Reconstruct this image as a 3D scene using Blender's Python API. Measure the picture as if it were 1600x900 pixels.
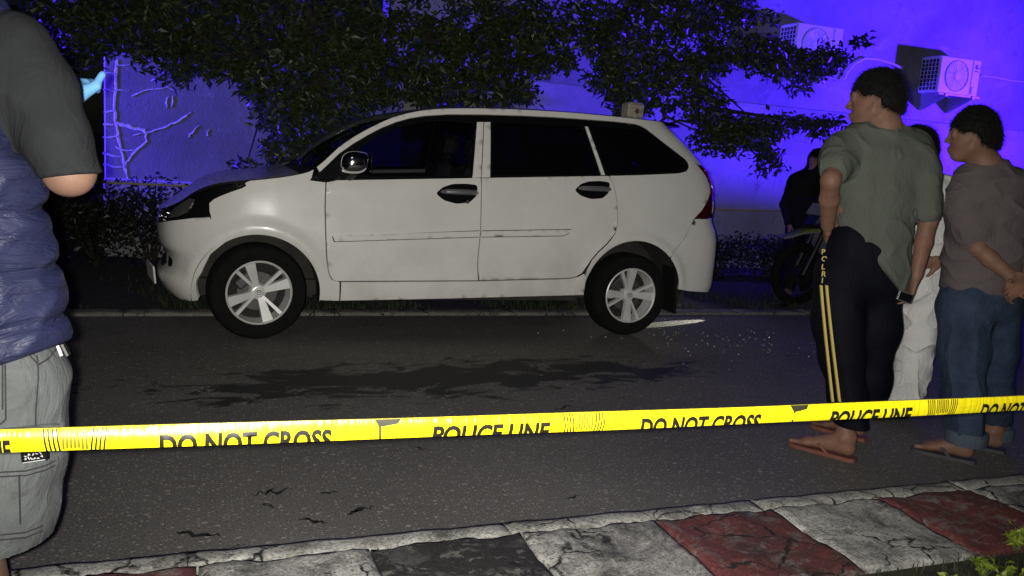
import bpy, bmesh, math, random
import numpy as np
from math import radians, sin, cos, pi, atan2, hypot, sqrt, exp
from mathutils import Vector, Matrix
from mathutils.geometry import delaunay_2d_cdt

for _o in list(bpy.data.objects):
    bpy.data.objects.remove(_o)
scene = bpy.context.scene
COL = scene.collection

# ------------------------------------------------------------------ camera
CAM_F, CAM_PITCH, CAM_ROLL, CAM_H, CAM_YAW = 1314.2, .1601, .07043, 1.2964, .36174
_cy, _sy, _cp, _sp = cos(CAM_YAW), sin(CAM_YAW), cos(CAM_PITCH), sin(CAM_PITCH)
CF = np.array([_sy*_cp, _cy*_cp, -_sp]); _R0 = np.array([_cy, -_sy, 0.]); _U0 = np.cross(_R0, CF)
CR = _R0*cos(CAM_ROLL) + _U0*sin(CAM_ROLL); CU = -_R0*sin(CAM_ROLL) + _U0*cos(CAM_ROLL)
CC = np.array([0, 0, CAM_H])
cam_d = bpy.data.cameras.new('camera'); cam = bpy.data.objects.new('camera', cam_d); COL.objects.link(cam)
cam_d.sensor_fit = 'HORIZONTAL'; cam_d.sensor_width = 36; cam_d.lens = 36*CAM_F/1600
cam_d.clip_start = .05; cam_d.clip_end = 400
cam.matrix_world = Matrix(((CR[0], CU[0], -CF[0], CC[0]), (CR[1], CU[1], -CF[1], CC[1]), (CR[2], CU[2], -CF[2], CC[2]), (0, 0, 0, 1)))
scene.camera = cam

# ------------------------------------------------------------------ night sky, moon, phone flash, blue beacon
SUN_EL, SUN_AZ = radians(38), radians(200)
world = bpy.data.worlds.new('World'); scene.world = world; world.use_nodes = True
_nt = world.node_tree; _nt.nodes.clear()
_sky = _nt.nodes.new('ShaderNodeTexSky'); _sky.sky_type = 'NISHITA'; _sky.sun_disc = False
_sky.sun_elevation = SUN_EL; _sky.sun_rotation = SUN_AZ
_bg = _nt.nodes.new('ShaderNodeBackground'); _bg.inputs['Strength'].default_value = .0007
_wo = _nt.nodes.new('ShaderNodeOutputWorld')
_nt.links.new(_sky.outputs[0], _bg.inputs['Color']); _nt.links.new(_bg.outputs[0], _wo.inputs['Surface'])

def lamp(name, kind, loc, target, energy, color, **kw):
    d = bpy.data.lights.new(name, kind); d.energy = energy; d.color = color
    for k, v in kw.items(): setattr(d, k, v)
    o = bpy.data.objects.new(name, d); COL.objects.link(o); o.location = loc
    o.rotation_euler = (Vector(target)-Vector(loc)).to_track_quat('-Z', 'Y').to_euler()
    return o
_sd = Vector((sin(SUN_AZ)*cos(SUN_EL), cos(SUN_AZ)*cos(SUN_EL), sin(SUN_EL)))
lamp('moon_light', 'SUN', _sd*20, (0, 0, 0), .05, (1, .95, .88), angle=radians(12))
# the phone's own flash, a finger's width from its lens
lamp('phone_flash', 'SPOT', tuple(CC - .032*CR + .006*CU), (2.1, 5.5, .72), 530, (1, .97, .90), shadow_soft_size=.012, spot_size=radians(100), spot_blend=1.0)
# police beacon up the road on the right
lamp('blue_beacon', 'SPOT', (13.2, 5.9, 1.80), (-3., 9.4, 1.5), 17000, (.050, .008, 1.0), shadow_soft_size=.10, spot_size=radians(130), spot_blend=1.0)

# a second, unseen beacon added off to the left to light the boundary wall blue
lamp('blue_beacon', 'SPOT', (-5.6, 8.70, 1.75), (1.2, 9.2, 1.50), 13000, (.060, .022, 1.0), shadow_soft_size=.10, spot_size=radians(27), spot_blend=.75)

scene.view_settings.view_transform = 'Standard'; scene.view_settings.look = 'None'
scene.view_settings.exposure = 0; scene.view_settings.gamma = 1; scene.view_settings.use_curve_mapping = False
scene.render.engine = 'CYCLES'
scene.cycles.use_denoising = True
scene.cycles.max_bounces = 6; scene.cycles.transparent_max_bounces = 12

# ------------------------------------------------------------------ helpers
def ray(px, py): return CF + CR*(px-800)/CAM_F + CU*(450-py)/CAM_F      # direction towards a measured photo point
def at_y(px, py, Y): d = ray(px, py); return CC + d*(Y/d[1])
def at_z(px, py, Z): d = ray(px, py); return CC + d*((Z-CAM_H)/d[2])
_H = np.array([_sy, _cy, 0.])
def at_base(px, py, base, off=0.):                                       # point on the upright plane through a base, seen square on
    d = ray(px, py); t = ((base[0]*_H[0]+base[1]*_H[1]) + off)/(d@_H); return CC + d*t

def tag(o, label=None, cat=None, group=None, kind=None):
    if label: o['label'] = label
    if cat: o['category'] = cat
    if group: o['group'] = group
    if kind: o['kind'] = kind
    return o
def empty(name, loc=(0, 0, 0), rz=0, label=None, cat=None, group=None):
    o = bpy.data.objects.new(name, None); COL.objects.link(o); o.location = loc; o.rotation_euler.z = rz
    o.empty_display_size = .1
    return tag(o, label, cat, group)
def link(name, me, mat=None, parent=None):
    o = bpy.data.objects.new(name, me); COL.objects.link(o)
    if mat is not None:
        if len(me.materials) == 0: me.materials.append(mat)
    if parent is not None: o.parent = parent
    return o
def fast_mesh(name, v, f, smooth=True):
    """v: (n,3) array; f: (m,3) or (m,4) array"""
    v = np.ascontiguousarray(v, np.float32); f = np.ascontiguousarray(f, np.int32)
    me = bpy.data.meshes.new(name); k = f.shape[1]
    me.vertices.add(len(v)); me.vertices.foreach_set('co', v.ravel())
    me.loops.add(f.size); me.loops.foreach_set('vertex_index', f.ravel())
    me.polygons.add(len(f)); me.polygons.foreach_set('loop_start', np.arange(0, f.size, k, dtype=np.int32))
    me.polygons.foreach_set('loop_total', np.full(len(f), k, np.int32))
    me.update(calc_edges=True); me.validate()
    me.polygons.foreach_set('use_smooth', np.full(len(me.polygons), smooth)); me.update()
    return me
def sharp(me, deg=35):
    for p in me.polygons: p.use_smooth = True
    bm = bmesh.new(); bm.from_mesh(me)
    for e in bm.edges:
        if len(e.link_faces) == 2: e.smooth = e.calc_face_angle(0) < radians(deg)
    bm.to_mesh(me); bm.free(); return me

class MB:
    """collects shapes that become ONE mesh"""
    def __init__(s): s.v = []; s.f = []
    def add(s, v, f):
        n = len(s.v); s.v += [tuple(map(float, p)) for p in v]; s.f += [tuple(i+n for i in q) for q in f]; return s
    def box(s, c, d, rot=None, bev=0):
        x, y, z = d[0]/2, d[1]/2, d[2]/2
        if bev:
            b = bev; pts = []
            for sz, k in ((-z, b), (-z+b, 0), (z-b, 0), (z, b)):
                xx, yy = x-k, y-k
                pts += [(-xx+b, -yy, sz), (xx-b, -yy, sz), (xx, -yy+b, sz), (xx, yy-b, sz), (xx-b, yy, sz), (-xx+b, yy, sz), (-xx, yy-b, sz), (-xx, -yy+b, sz)]
            fs = [tuple(range(7, -1, -1)), tuple(range(24, 32))]
            for r in range(3):
                for i in range(8): j = (i+1) % 8; fs.append((r*8+i, r*8+j, r*8+8+j, r*8+8+i))
        else:
            pts = [(-x, -y, -z), (x, -y, -z), (x, y, -z), (-x, y, -z), (-x, -y, z), (x, -y, z), (x, y, z), (-x, y, z)]
            fs = [(3, 2, 1, 0), (4, 5, 6, 7), (0, 1, 5, 4), (1, 2, 6, 5), (2, 3, 7, 6), (3, 0, 4, 7)]
        M = rot if rot is not None else Matrix.Identity(3); C = Vector(c)
        return s.add([C + M @ Vector(p) for p in pts], fs)
    def tube(s, path, r, n=10, cap=True):
        path = [Vector(p) for p in path]; m = len(path); rs = r if hasattr(r, '__len__') else [r]*m
        ring = []; up = None
        for i, p in enumerate(path):
            t = (path[min(i+1, m-1)] - path[max(i-1, 0)]).normalized()
            if up is None:
                up = Vector((0, 0, 1)) if abs(t.z) < .9 else Vector((1, 0, 0))
            a = (up - t*up.dot(t)).normalized(); b = t.cross(a); up = a
            ring += [p + (a*cos(2*pi*k/n) + b*sin(2*pi*k/n))*rs[i] for k in range(n)]
        fs = [(i*n+k, i*n+(k+1) % n, (i+1)*n+(k+1) % n, (i+1)*n+k) for i in range(m-1) for k in range(n)]
        if cap: fs += [tuple(range(n-1, -1, -1)), tuple(range((m-1)*n, m*n))]
        return s.add(ring, fs)
    def lathe(s, prof, c, axis='y', n=32, a0=0, a1=2*pi, close=True):
        """prof: (radius, height along axis)"""
        full = abs(a1-a0-2*pi) < 1e-6; m = n if full else n+1; pts = []
        for k in range(m):
            a = a0+(a1-a0)*k/n
            for r, h in prof:
                u, w = r*cos(a), r*sin(a)
                pts.append((c[0]+u, c[1]+h, c[2]+w) if axis == 'y' else (c[0]+u, c[1]+w, c[2]+h) if axis == 'z' else (c[0]+h, c[1]+u, c[2]+w))
        L = len(prof); fs = []
        for k in range(n):
            k2 = (k+1) % m
            for i in range(L-1): fs.append((k*L+i, k*L+i+1, k2*L+i+1, k2*L+i))
        return s.add(pts, fs)
    def prism(s, poly, fn, t0, t1):
        """poly: 2D outline, fn(u,v,t)->xyz"""
        n = len(poly); pts = [fn(u, v, t0) for u, v in poly] + [fn(u, v, t1) for u, v in poly]
        return s.add(pts, [tuple(range(n-1, -1, -1)), tuple(range(n, 2*n))] + [(i, (i+1) % n, n+(i+1) % n, n+i) for i in range(n)])
    def ball(s, c, r, n=12, m=8):
        r = r if hasattr(r, '__len__') else (r, r, r); pts = []
        for j in range(m+1):
            th = pi*j/m
            for i in range(n): a = 2*pi*i/n; pts.append((c[0]+r[0]*sin(th)*cos(a), c[1]+r[1]*sin(th)*sin(a), c[2]+r[2]*cos(th)))
        return s.add(pts, [(j*n+i, j*n+n+i, j*n+n+(i+1) % n, j*n+(i+1) % n) for j in range(m) for i in range(n)])
    def mesh(s, name, deg=35):
        me = bpy.data.meshes.new(name); me.from_pydata(s.v, [], s.f)
        bm = bmesh.new(); bm.from_mesh(me); bmesh.ops.remove_doubles(bm, verts=bm.verts, dist=1e-6)
        bmesh.ops.recalc_face_normals(bm, faces=bm.faces)
        for f in bm.faces: f.smooth = True
        for e in bm.edges:
            if len(e.link_faces) == 2: e.smooth = e.calc_face_angle(0) < radians(deg)
        bm.to_mesh(me); bm.free(); return me
    def build(s, name, mat, parent=None, deg=35): return link(name, s.mesh(name, deg), mat, parent)

# ------------------------------------------------------------------ materials
class NT:
    def __init__(s, name):
        s.m = bpy.data.materials.new(name); s.m.use_nodes = True; s.t = s.m.node_tree; s.t.nodes.clear()
        s.out = s.n('ShaderNodeOutputMaterial'); s.b = s.n('ShaderNodeBsdfPrincipled'); s.l(s.b.outputs[0], s.out.inputs[0])
    def n(s, t, **kw):
        x = s.t.nodes.new(t)
        for k, v in kw.items(): setattr(x, k, v)
        return x
    def l(s, a, b): s.t.links.new(a, b)
    def coord(s, kind='Object'): return s.n('ShaderNodeTexCoord').outputs[kind]
    def geo(s): return s.n('ShaderNodeNewGeometry').outputs['Position']
    def mapping(s, src, scale=(1, 1, 1), loc=(0, 0, 0)):
        m = s.n('ShaderNodeMapping'); m.inputs['Scale'].default_value = scale; m.inputs['Location'].default_value = loc; s.l(src, m.inputs[0]); return m.outputs[0]
    def noise(s, src, scale, detail=4, rough=.55, dist=0):
        x = s.n('ShaderNodeTexNoise'); x.inputs['Scale'].default_value = scale; x.inputs['Detail'].default_value = detail
        x.inputs['Roughness'].default_value = rough; x.inputs['Distortion'].default_value = dist; s.l(src, x.inputs['Vector']); return x.outputs['Fac']
    def jitter(s, src, scale, amt):
        x = s.n('ShaderNodeTexNoise'); x.inputs['Scale'].default_value = scale; x.inputs['Detail'].default_value = 5; s.l(src, x.inputs['Vector'])
        a = s.n('ShaderNodeVectorMath', operation='MULTIPLY_ADD'); s.l(x.outputs['Color'], a.inputs[0]); a.inputs[1].default_value = (amt, amt, amt); s.l(src, a.inputs[2]); return a.outputs[0]
    def vor(s, src, scale, feat='F1', out='Distance', rnd=1):
        x = s.n('ShaderNodeTexVoronoi'); x.feature = feat; x.inputs['Scale'].default_value = scale; x.inputs['Randomness'].default_value = rnd; s.l(src, x.inputs['Vector']); return x.outputs[out]
    def ramp(s, src, stops, interp='LINEAR'):
        r = s.n('ShaderNodeValToRGB'); e = r.color_ramp.elements; r.color_ramp.interpolation = interp
        while len(e) < len(stops): e.new(.5)
        for i, (p, c) in enumerate(stops):
            e[i].position = p; e[i].color = (c, c, c, 1) if not hasattr(c, '__len__') else (*c[:3], 1)
        s.l(src, r.inputs[0]); return r.outputs[0]
    def mix(s, fac, a, b, mode='MIX'):
        m = s.n('ShaderNodeMix'); m.data_type = 'RGBA'; m.blend_type = mode
        for i, v in ((0, fac), (6, a), (7, b)):
            if hasattr(v, 'node'): s.l(v, m.inputs[i])
            elif i == 0: m.inputs[0].default_value = v
            else: m.inputs[i].default_value = (*v[:3], 1)
        return m.outputs[2]
    def math(s, op, a, b=None, clamp=False):
        m = s.n('ShaderNodeMath', operation=op); m.use_clamp = clamp
        for i, v in enumerate((a, b)):
            if v is None: continue
            if hasattr(v, 'node'): s.l(v, m.inputs[i])
            else: m.inputs[i].default_value = v
        return m.outputs[0]
    def sep(s, src): x = s.n('ShaderNodeSeparateXYZ'); s.l(src, x.inputs[0]); return x.outputs
    def set(s, **kw):
        for k, v in kw.items():
            i = s.b.inputs[k.replace('_', ' ')]
            if hasattr(v, 'node'): s.l(v, i)
            elif hasattr(v, '__len__'): i.default_value = (*v[:3], 1)
            else: i.default_value = v
        return s
    def bump(s, h, strength=.3, dist=.01):
        b = s.n('ShaderNodeBump'); b.inputs['Strength'].default_value = strength; b.inputs['Distance'].default_value = dist
        s.l(h, b.inputs['Height']); s.l(b.outputs[0], s.b.inputs['Normal']); return s
def plain(name, col, rough=.5, metal=0, var=.0, vscale=8, bump=0, bscale=60, bdist=.004, spec=.5, coat=0):
    t = NT(name); c = t.coord()
    if var:
        n = t.noise(c, vscale, 5, .6)
        t.set(Base_Color=t.mix(t.ramp(n, [(.3, 0), (.7, 1)]), tuple(x*(1-var) for x in col), tuple(min(1, x*(1+var)) for x in col)))
    else: t.set(Base_Color=col)
    t.set(Roughness=rough, Metallic=metal); t.b.inputs['Specular IOR Level'].default_value = spec
    if coat: t.b.inputs['Coat Weight'].default_value = coat; t.b.inputs['Coat Roughness'].default_value = .06
    if bump: t.bump(t.noise(c, bscale, 4), bump, bdist)
    return t.m
def text_mesh(name, body, size, extrude=.0003, offset=0, cut=None, spacing=1.0):
    """lettering as a mesh in its own XY plane, starting at the origin"""
    cu = bpy.data.curves.new(name, 'FONT'); cu.body = body; cu.size = size; cu.extrude = extrude; cu.offset = offset; cu.space_character = spacing; cu.resolution_u = 3
    o = bpy.data.objects.new(name, cu); COL.objects.link(o)
    dg = bpy.context.evaluated_depsgraph_get(); me = bpy.data.meshes.new_from_object(o.evaluated_get(dg)); bpy.data.objects.remove(o); bpy.data.curves.remove(cu)
    if cut is not None:
        bm = bmesh.new(); bm.from_mesh(me)
        bmesh.ops.bisect_plane(bm, geom=bm.verts[:]+bm.edges[:]+bm.faces[:], plane_co=(0, cut, 0), plane_no=(0, 1, 0), clear_outer=True); bm.to_mesh(me); bm.free()
    me.name = name; return me
# ------------------------------------------------------------------ ground, road, kerbs
def sheet(name, x0, x1, y0, y1, z, mat, kind='structure', nx=1, ny=1, parent=None):
    gx, gy = np.meshgrid(np.linspace(x0, x1, nx+1), np.linspace(y0, y1, ny+1), indexing='ij')
    V = np.stack([gx, gy, 0*gx+z], -1).reshape(-1, 3); I = np.arange((nx+1)*(ny+1)).reshape(nx+1, ny+1)
    F = np.stack([I[:-1, :-1], I[1:, :-1], I[1:, 1:], I[:-1, 1:]], -1).reshape(-1, 4)
    o = link(name, fast_mesh(name, V, F, False), mat, parent)
    if kind and parent is None: o['kind'] = kind
    return o
_t = NT('dark_soil'); _p = _t.geo()
_t.set(Base_Color=_t.mix(_t.ramp(_t.noise(_p, 9, 7, .65), [(.35, 0), (.7, 1)]), (.018, .015, .011), (.065, .055, .04)), Roughness=.95); _t.bump(_t.noise(_p, 30, 6, .7), .8, .03)
M_SOIL = _t.m
_t = NT('asphalt'); _p = _t.geo(); _x, _y, _z = _t.sep(_p)
_n1 = _t.noise(_p, 1.1, 6, .6); _n2 = _t.noise(_p, 55, 4, .7); _fine = _t.noise(_p, 260, 3, .7)
_base = _t.mix(_t.ramp(_n1, [(.3, 0), (.75, 1)]), (.105, .099, .094), (.165, .156, .147))
_gr = _t.noise(_p, 140, 4, .75)
_base = _t.mix(_t.ramp(_gr, [(.38, .8), (.52, 0)]), _base, (.036, .034, .033)); _base = _t.mix(_t.ramp(_gr, [(.55, .0), (.70, .8)]), _base, (.31, .295, .275))
# pale aggregate
_st = _t.mapping(_t.jitter(_p, 40, .012), (1, 1.5, 1))
_v1 = _t.vor(_st, 62); _vc = _t.vor(_st, 62, 'F1', 'Color'); _pick = _t.sep(_vc)[0]
_agg = _t.math('MULTIPLY', _t.ramp(_v1, [(.24, 1), (.38, 0)]), _t.ramp(_pick, [(.60, 0), (.85, 1)]))
_v2 = _t.vor(_st, 25); _pk2 = _t.sep(_t.vor(_st, 25, 'F1', 'Color'))[1]
_agg2 = _t.math('MULTIPLY', _t.ramp(_v2, [(.20, 1), (.28, 0)]), _t.ramp(_pk2, [(.78, 0), (.90, 1)]))
_base = _t.mix(_t.math('MULTIPLY', _agg, .72), _base, (.42, .39, .355)); _base = _t.mix(_t.math('MULTIPLY', _agg2, .6), _base, (.42, .385, .35))
# wet oily stain in the middle of the road, in front of the car
def _band(v, c, h):
    return _t.ramp(_t.math('ABSOLUTE', _t.math('SUBTRACT', v, c)), [(0, 1), (h, 0)])
_sn = _t.noise(_t.mapping(_p, (1.1, 2.6, 1)), 2.3, 8, .72, .9)
_reg = _t.math('MULTIPLY', _band(_t.math('ADD', _y, _t.math('MULTIPLY', _x, -.05)), 4.40, .62), _t.ramp(_t.math('MULTIPLY', _t.math('ABSOLUTE', _t.math('SUBTRACT', _x, 1.40)), .4), [(0, 1), (.42, .85), (.80, 0)]))
_wet = _t.ramp(_t.math('ADD', _sn, _t.math('MULTIPLY', _reg, .30)), [(.655, 0), (.685, 1)])
_sn2 = _t.noise(_t.mapping(_p, (1.0, 2.2, 1), (5, 3, 0)), 5.5, 4, .6, .3)
_spots = _t.math('MULTIPLY', _t.ramp(_sn2, [(.665, 0), (.69, 1)]), _band(_y, 4.35, 1.6))
_wet = _t.math('MAXIMUM', _wet, _spots)
_base = _t.mix(_t.math('MULTIPLY', _wet, .93), _base, (.004, .004, .006))
# lighter scuffs
_sc = _t.ramp(_t.noise(_t.mapping(_p, (.5, 1.4, 1), (9, 1, 0)), 2.2, 6, .7), [(.60, 0), (.75, .35)])
_base = _t.mix(_sc, _base, (.13, .12, .11))
# crazing
_ck = _t.vor(_t.mapping(_p, (1, 1, 1)), 1.7, 'DISTANCE_TO_EDGE')
_t.set(Base_Color=_base, Roughness=_t.mix(_wet, (.85, .85, .85), (.70, .70, .70)))
_hh = _t.math('ADD', _t.math('MULTIPLY', _n2, .5), _t.math('MULTIPLY', _fine, .35)); _t.bump(_t.math('ADD', _hh, _t.math('MULTIPLY', _agg, .4)), .7, .006)
M_ASPHALT = _t.m
ground = sheet('ground', -70, 110, -60, 120, -.03, M_SOIL)
road = sheet('road', -40, 70, 2.435, 6.21, 0, M_ASPHALT)
# open cracks in the tarmac, each a shallow dark rift
M_RIFT = plain('crack_tar', (.006, .006, .006), .8)
def rift(px0, py0, px1, py1, seed, w=.012, n=9, br=2):
    rnd = random.Random(seed); a = at_z(px0, py0, 0); b = at_z(px1, py1, 0); mb = MB()
    def strip(a, b, w, n):
        d = (b-a)[:2]; L = np.hypot(*d); nn = np.array([-d[1], d[0]])/max(L, 1e-6); pts = []
        for i in range(n+1):
            t = i/n; o = rnd.uniform(-.13, .13)*L*(0 if i in (0, n) else 1); p = a[:2]+d*t+nn*o; ww = w*(.25+sin(pi*t))*rnd.uniform(.5, 1.3)
            pts.append((p, nn*ww))
        mb.add([(*(p+o), .004) for p, o in pts]+[(*(p-o), .004) for p, o in pts], [(i, i+1, n+2+i, n+1+i) for i in range(n)]); return [p for p, _ in pts]
    ps = strip(a, b, w, n)
    for k in range(br):
        p = ps[rnd.randrange(2, n-1)]; an = rnd.uniform(0, 6.28); L = np.hypot(*(b-a)[:2])*rnd.uniform(.15, .35)
        strip(np.array([*p, 0]), np.array([p[0]+L*cos(an), p[1]+L*.5*sin(an), 0]), w*.6, 4)
    mb.build('crack', M_RIFT, road)
for i, c in enumerate(((392, 774, 458, 766), (540, 805, 586, 792), (465, 812, 512, 818), (276, 832, 345, 840), (408, 787, 430, 795), (880, 780, 905, 776), (500, 771, 528, 771), (700, 684, 728, 682), (640, 700, 672, 704), (860, 640, 900, 634))):
    rift(*c, 40+i, w=.010 if i < 4 else .006)

# near kerb: pale concrete lip, then red and white painted blocks, then the verge
KZ = .10
def worn_paint(name, paint, wear, dirt=.5, seed=0):
    t = NT(name); p = t.mapping(t.geo(), loc=(seed*3.1, seed*1.7, 0))
    a = t.noise(p, 7, 8, .68, .5); b = t.noise(p, 26, 6, .7); cr = t.vor(t.jitter(p, 5, .22), 5.0, 'DISTANCE_TO_EDGE')
    conc = t.mix(t.ramp(b, [(.3, 0), (.7, 1)]), (.12, .115, .105), (.30, .29, .27))
    fac = t.ramp(a, [(wear-.07, 0), (wear+.05, 1)])
    c = t.mix(fac, conc, t.mix(t.ramp(b, [(.25, 0), (.75, 1)]), tuple(x*.62 for x in paint), paint))
    # flaked pale islands
    isl = t.ramp(t.vor(t.jitter(p, 9, .10), 8, 'SMOOTH_F1'), [(.24, 1), (.30, 0)]); isl = t.math('MULTIPLY', isl, t.ramp(t.noise(p, 4, 3), [(.48, 0), (.56, 1)]))
    c = t.mix(t.math('MULTIPLY', isl, .55), c, tuple(min(1, x*1.35+.10) for x in paint))
    d = t.ramp(t.noise(p, 3.3, 7, .72, .8), [(.50, 0), (.66, 1)]); c = t.mix(t.math('MULTIPLY', d, dirt), c, (.018, .017, .016))
    gr = t.noise(p, 95, 5, .75); c = t.mix(t.ramp(gr, [(.36, .75), (.50, 0)]), c, (.035, .033, .03)); c = t.mix(t.ramp(gr, [(.56, 0), (.72, .5)]), c, tuple(min(1, x*1.5+.12) for x in paint))
    pit = t.ramp(t.vor(t.jitter(p, 30, .03), 48), [(.10, 1), (.20, 0)]); pit = t.math('MULTIPLY', pit, t.ramp(t.noise(p, 6, 3), [(.45, 0), (.6, 1)])); c = t.mix(pit, c, (.012, .012, .012))
    flk = t.ramp(t.noise(t.mapping(p, (1, 1.6, 1)), 15, 6, .72, .4), [(.56, 0), (.60, 1)]); c = t.mix(t.math('MULTIPLY', flk, .55), c, conc)
    hair = t.math('MULTIPLY', t.ramp(t.math('ADD', cr, t.math('MULTIPLY', t.math('SUBTRACT', b, .5), .10)), [(.0, 1), (.030, 0)]), t.ramp(t.noise(p, 3.1, 3), [(.47, 0), (.53, 1)])); c = t.mix(hair, c, (.008, .008, .008))
    t.set(Base_Color=c, Roughness=.85); t.bump(t.math('SUBTRACT', t.math('ADD', t.math('MULTIPLY', a, .7), t.math('ADD', t.math('MULTIPLY', b, .5), t.math('MULTIPLY', gr, .35))), t.math('MULTIPLY', hair, .6)), 1.0, .014); return t.m
M_KRED = worn_paint('worn_red_kerb_paint', (.20, .045, .042), .42, .7)
M_KWHITE = worn_paint('worn_white_kerb_paint', (.56, .55, .52), .43, .85, 2)
M_KBLACK = worn_paint('blackened_kerb_paint', (.022, .019, .019), .42, .95, 5)
M_LIP = worn_paint('pale_concrete_lip', (.50, .49, .46), .42, .8, 9)
kerb = link('kerb', None, None) if False else None
kb = empty('kerb'); kb['kind'] = 'structure'
def slab(name, x0, x1, y0, y1, z, mat, parent, seed, amp=.006, step=.03, drop=.14):
    """a kerb piece with a lumpy worn top and chipped rim"""
    rnd = np.random.RandomState(seed); nx, ny = max(2, int((x1-x0)/step)), max(2, int((y1-y0)/step))
    gx, gy = np.meshgrid(np.linspace(x0, x1, nx+1), np.linspace(y0, y1, ny+1), indexing='ij')
    h = amp*(np.sin(gx*19+gy*11)*.35+np.sin(gx*37-gy*23+1)*.3+rnd.rand(*gx.shape)*.5)
    ed = np.minimum(np.minimum(gx-x0, x1-gx), np.minimum(gy-y0, y1-gy)); h = h-.007*np.exp(-ed/.008)
    V = np.stack([gx, gy, z+h], -1).reshape(-1, 3); I = np.arange((nx+1)*(ny+1)).reshape(nx+1, ny+1)
    F = [tuple(q) for q in np.stack([I[:-1, :-1], I[1:, :-1], I[1:, 1:], I[:-1, 1:]], -1).reshape(-1, 4)]
    rim = list(I[:, 0])+list(I[-1, 1:])+list(I[-2::-1, -1])+list(I[0, -2:0:-1]); V = [tuple(p) for p in V]; n0 = len(V)
    for k in rim: x, y, _ = V[k]; V.append((x, y, z-drop))
    m = len(rim)
    for i in range(m): F.append((rim[i], n0+i, n0+(i+1) % m, rim[(i+1) % m]))
    me = bpy.data.meshes.new(name); me.from_pydata(V, [], F)
    for p in me.polygons: p.use_smooth = p.normal.z > .7
    return link(name, me, mat, parent)
for k in range(-9, 16):
    x0 = 1.457+.484*k; mt = (M_KRED if k % 2 == 0 else M_KWHITE)
    if k in (-1,): mt = M_KWHITE
    if k in (-2, ): mt = M_KBLACK
    slab('kerb_block', x0+.003, x0+.481, 1.872, 2.338, KZ, mt, kb, 60+k, .011, .022)
for k in range(-5, 9): slab('kerb_lip', -.02+.97*k, .948+.97*k, 2.345, 2.438, KZ-.004, M_LIP, kb, 160+k, .004)
slab('kerb_bed', -40, 70, 1.86, 2.43, KZ-.03, M_SOIL, kb, 1, .0, 2.0)
verge = sheet('verge', -40, 70, -12, 1.87, KZ-.012, M_SOIL)
# far side: concrete edging strip, then earth and grass under the shrubs
M_EDGE = worn_paint('worn_concrete_edging', (.26, .25, .225), .42, .55, 12)
ke = empty('far_kerb'); ke['kind'] = 'structure'
for k in range(-6, 18): slab('kerb_stone', -4.2+.72*k+3, -4.2+.72*k+.712+3, 6.215, 6.39, .022, M_EDGE, ke, 260+k, .005, .04, .05)
slab('kerb_bed', -40, 70, 6.20, 6.40, -.003, M_SOIL, ke, 2, 0, 2.)
far_verge = sheet('far_verge', -40, 70, 6.395, 30, -.004, M_SOIL)
# ------------------------------------------------------------------ the white people carrier
CX0, CYC = .353, 6.25
def pchip(xs, ys):
    xs = np.asarray(xs, float); ys = np.asarray(ys, float); h = np.diff(xs); d = np.diff(ys)/h; m = np.zeros_like(ys)
    for i in range(1, len(xs)-1):
        if d[i-1]*d[i] > 0:
            w1 = 2*h[i]+h[i-1]; w2 = h[i]+2*h[i-1]; m[i] = (w1+w2)/(w1/d[i-1]+w2/d[i])
    m[0] = d[0]; m[-1] = d[-1]
    def f(x):
        x = np.clip(np.asarray(x, float), xs[0], xs[-1]); i = np.clip(np.searchsorted(xs, x)-1, 0, len(xs)-2)
        t = (x-xs[i])/h[i]; t2 = t*t; t3 = t2*t
        return (2*t3-3*t2+1)*ys[i]+(t3-2*t2+t)*h[i]*m[i]+(-2*t3+3*t2)*ys[i+1]+(t3-t2)*h[i]*m[i+1]
    return f
PLAN = np.array([(-.62, 0), (-.618, .15), (-.612, .28), (-.598, .40), (-.57, .51), (-.52, .61), (-.44, .69), (-.33, .75), (-.2, .79), (-.05, .815), (.12, .828), (.4, .83), (1.4, .832), (2.4, .83), (2.75, .827), (2.95, .82), (3.15, .803), (3.3, .775), (3.40, .72), (3.455, .63), (3.488, .48), (3.503, .30), (3.509, .15), (3.51, 0)])
_ds = np.hypot(*np.diff(PLAN, axis=0).T); PS = np.concatenate([[0], np.cumsum(_ds)]); PS = PS-PS[11]+.4
fx, fw = pchip(PS, PLAN[:, 0]), pchip(PS, PLAN[:, 1]); CS0, CS1 = PS[0], PS[-1]
fp = pchip([.10, .16, .20, .25, .35, .55, .72, .85, .95, 1.03, 1.1, 1.3, 1.5, 1.58, 1.66, 1.75], [.60, .70, .755, .79, .815, .83, .824, .808, .793, .778, .763, .713, .655, .628, .59, .53])
def sm(a, b, x): t = np.clip((np.asarray(x, float)-a)/(b-a), 0, 1); return t*t*(3-2*t)
fl = pchip([.1, .18, .24, .30, .36, .43, .50, .56, .66, .74, .80, .9, 1.1], [.22, .13, .06, .02, .0, .05, .055, .012, .0, .012, .05, .13, .25])
rl = pchip([.2, .3, .36, .45, .70, .80, .88, 1.0, 1.1, 1.2, 1.3, 1.45, 1.58, 1.66], [.09, .03, .0, .0, .0, .02, .055, .05, .05, .08, .145, .30, .46, .55])
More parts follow.
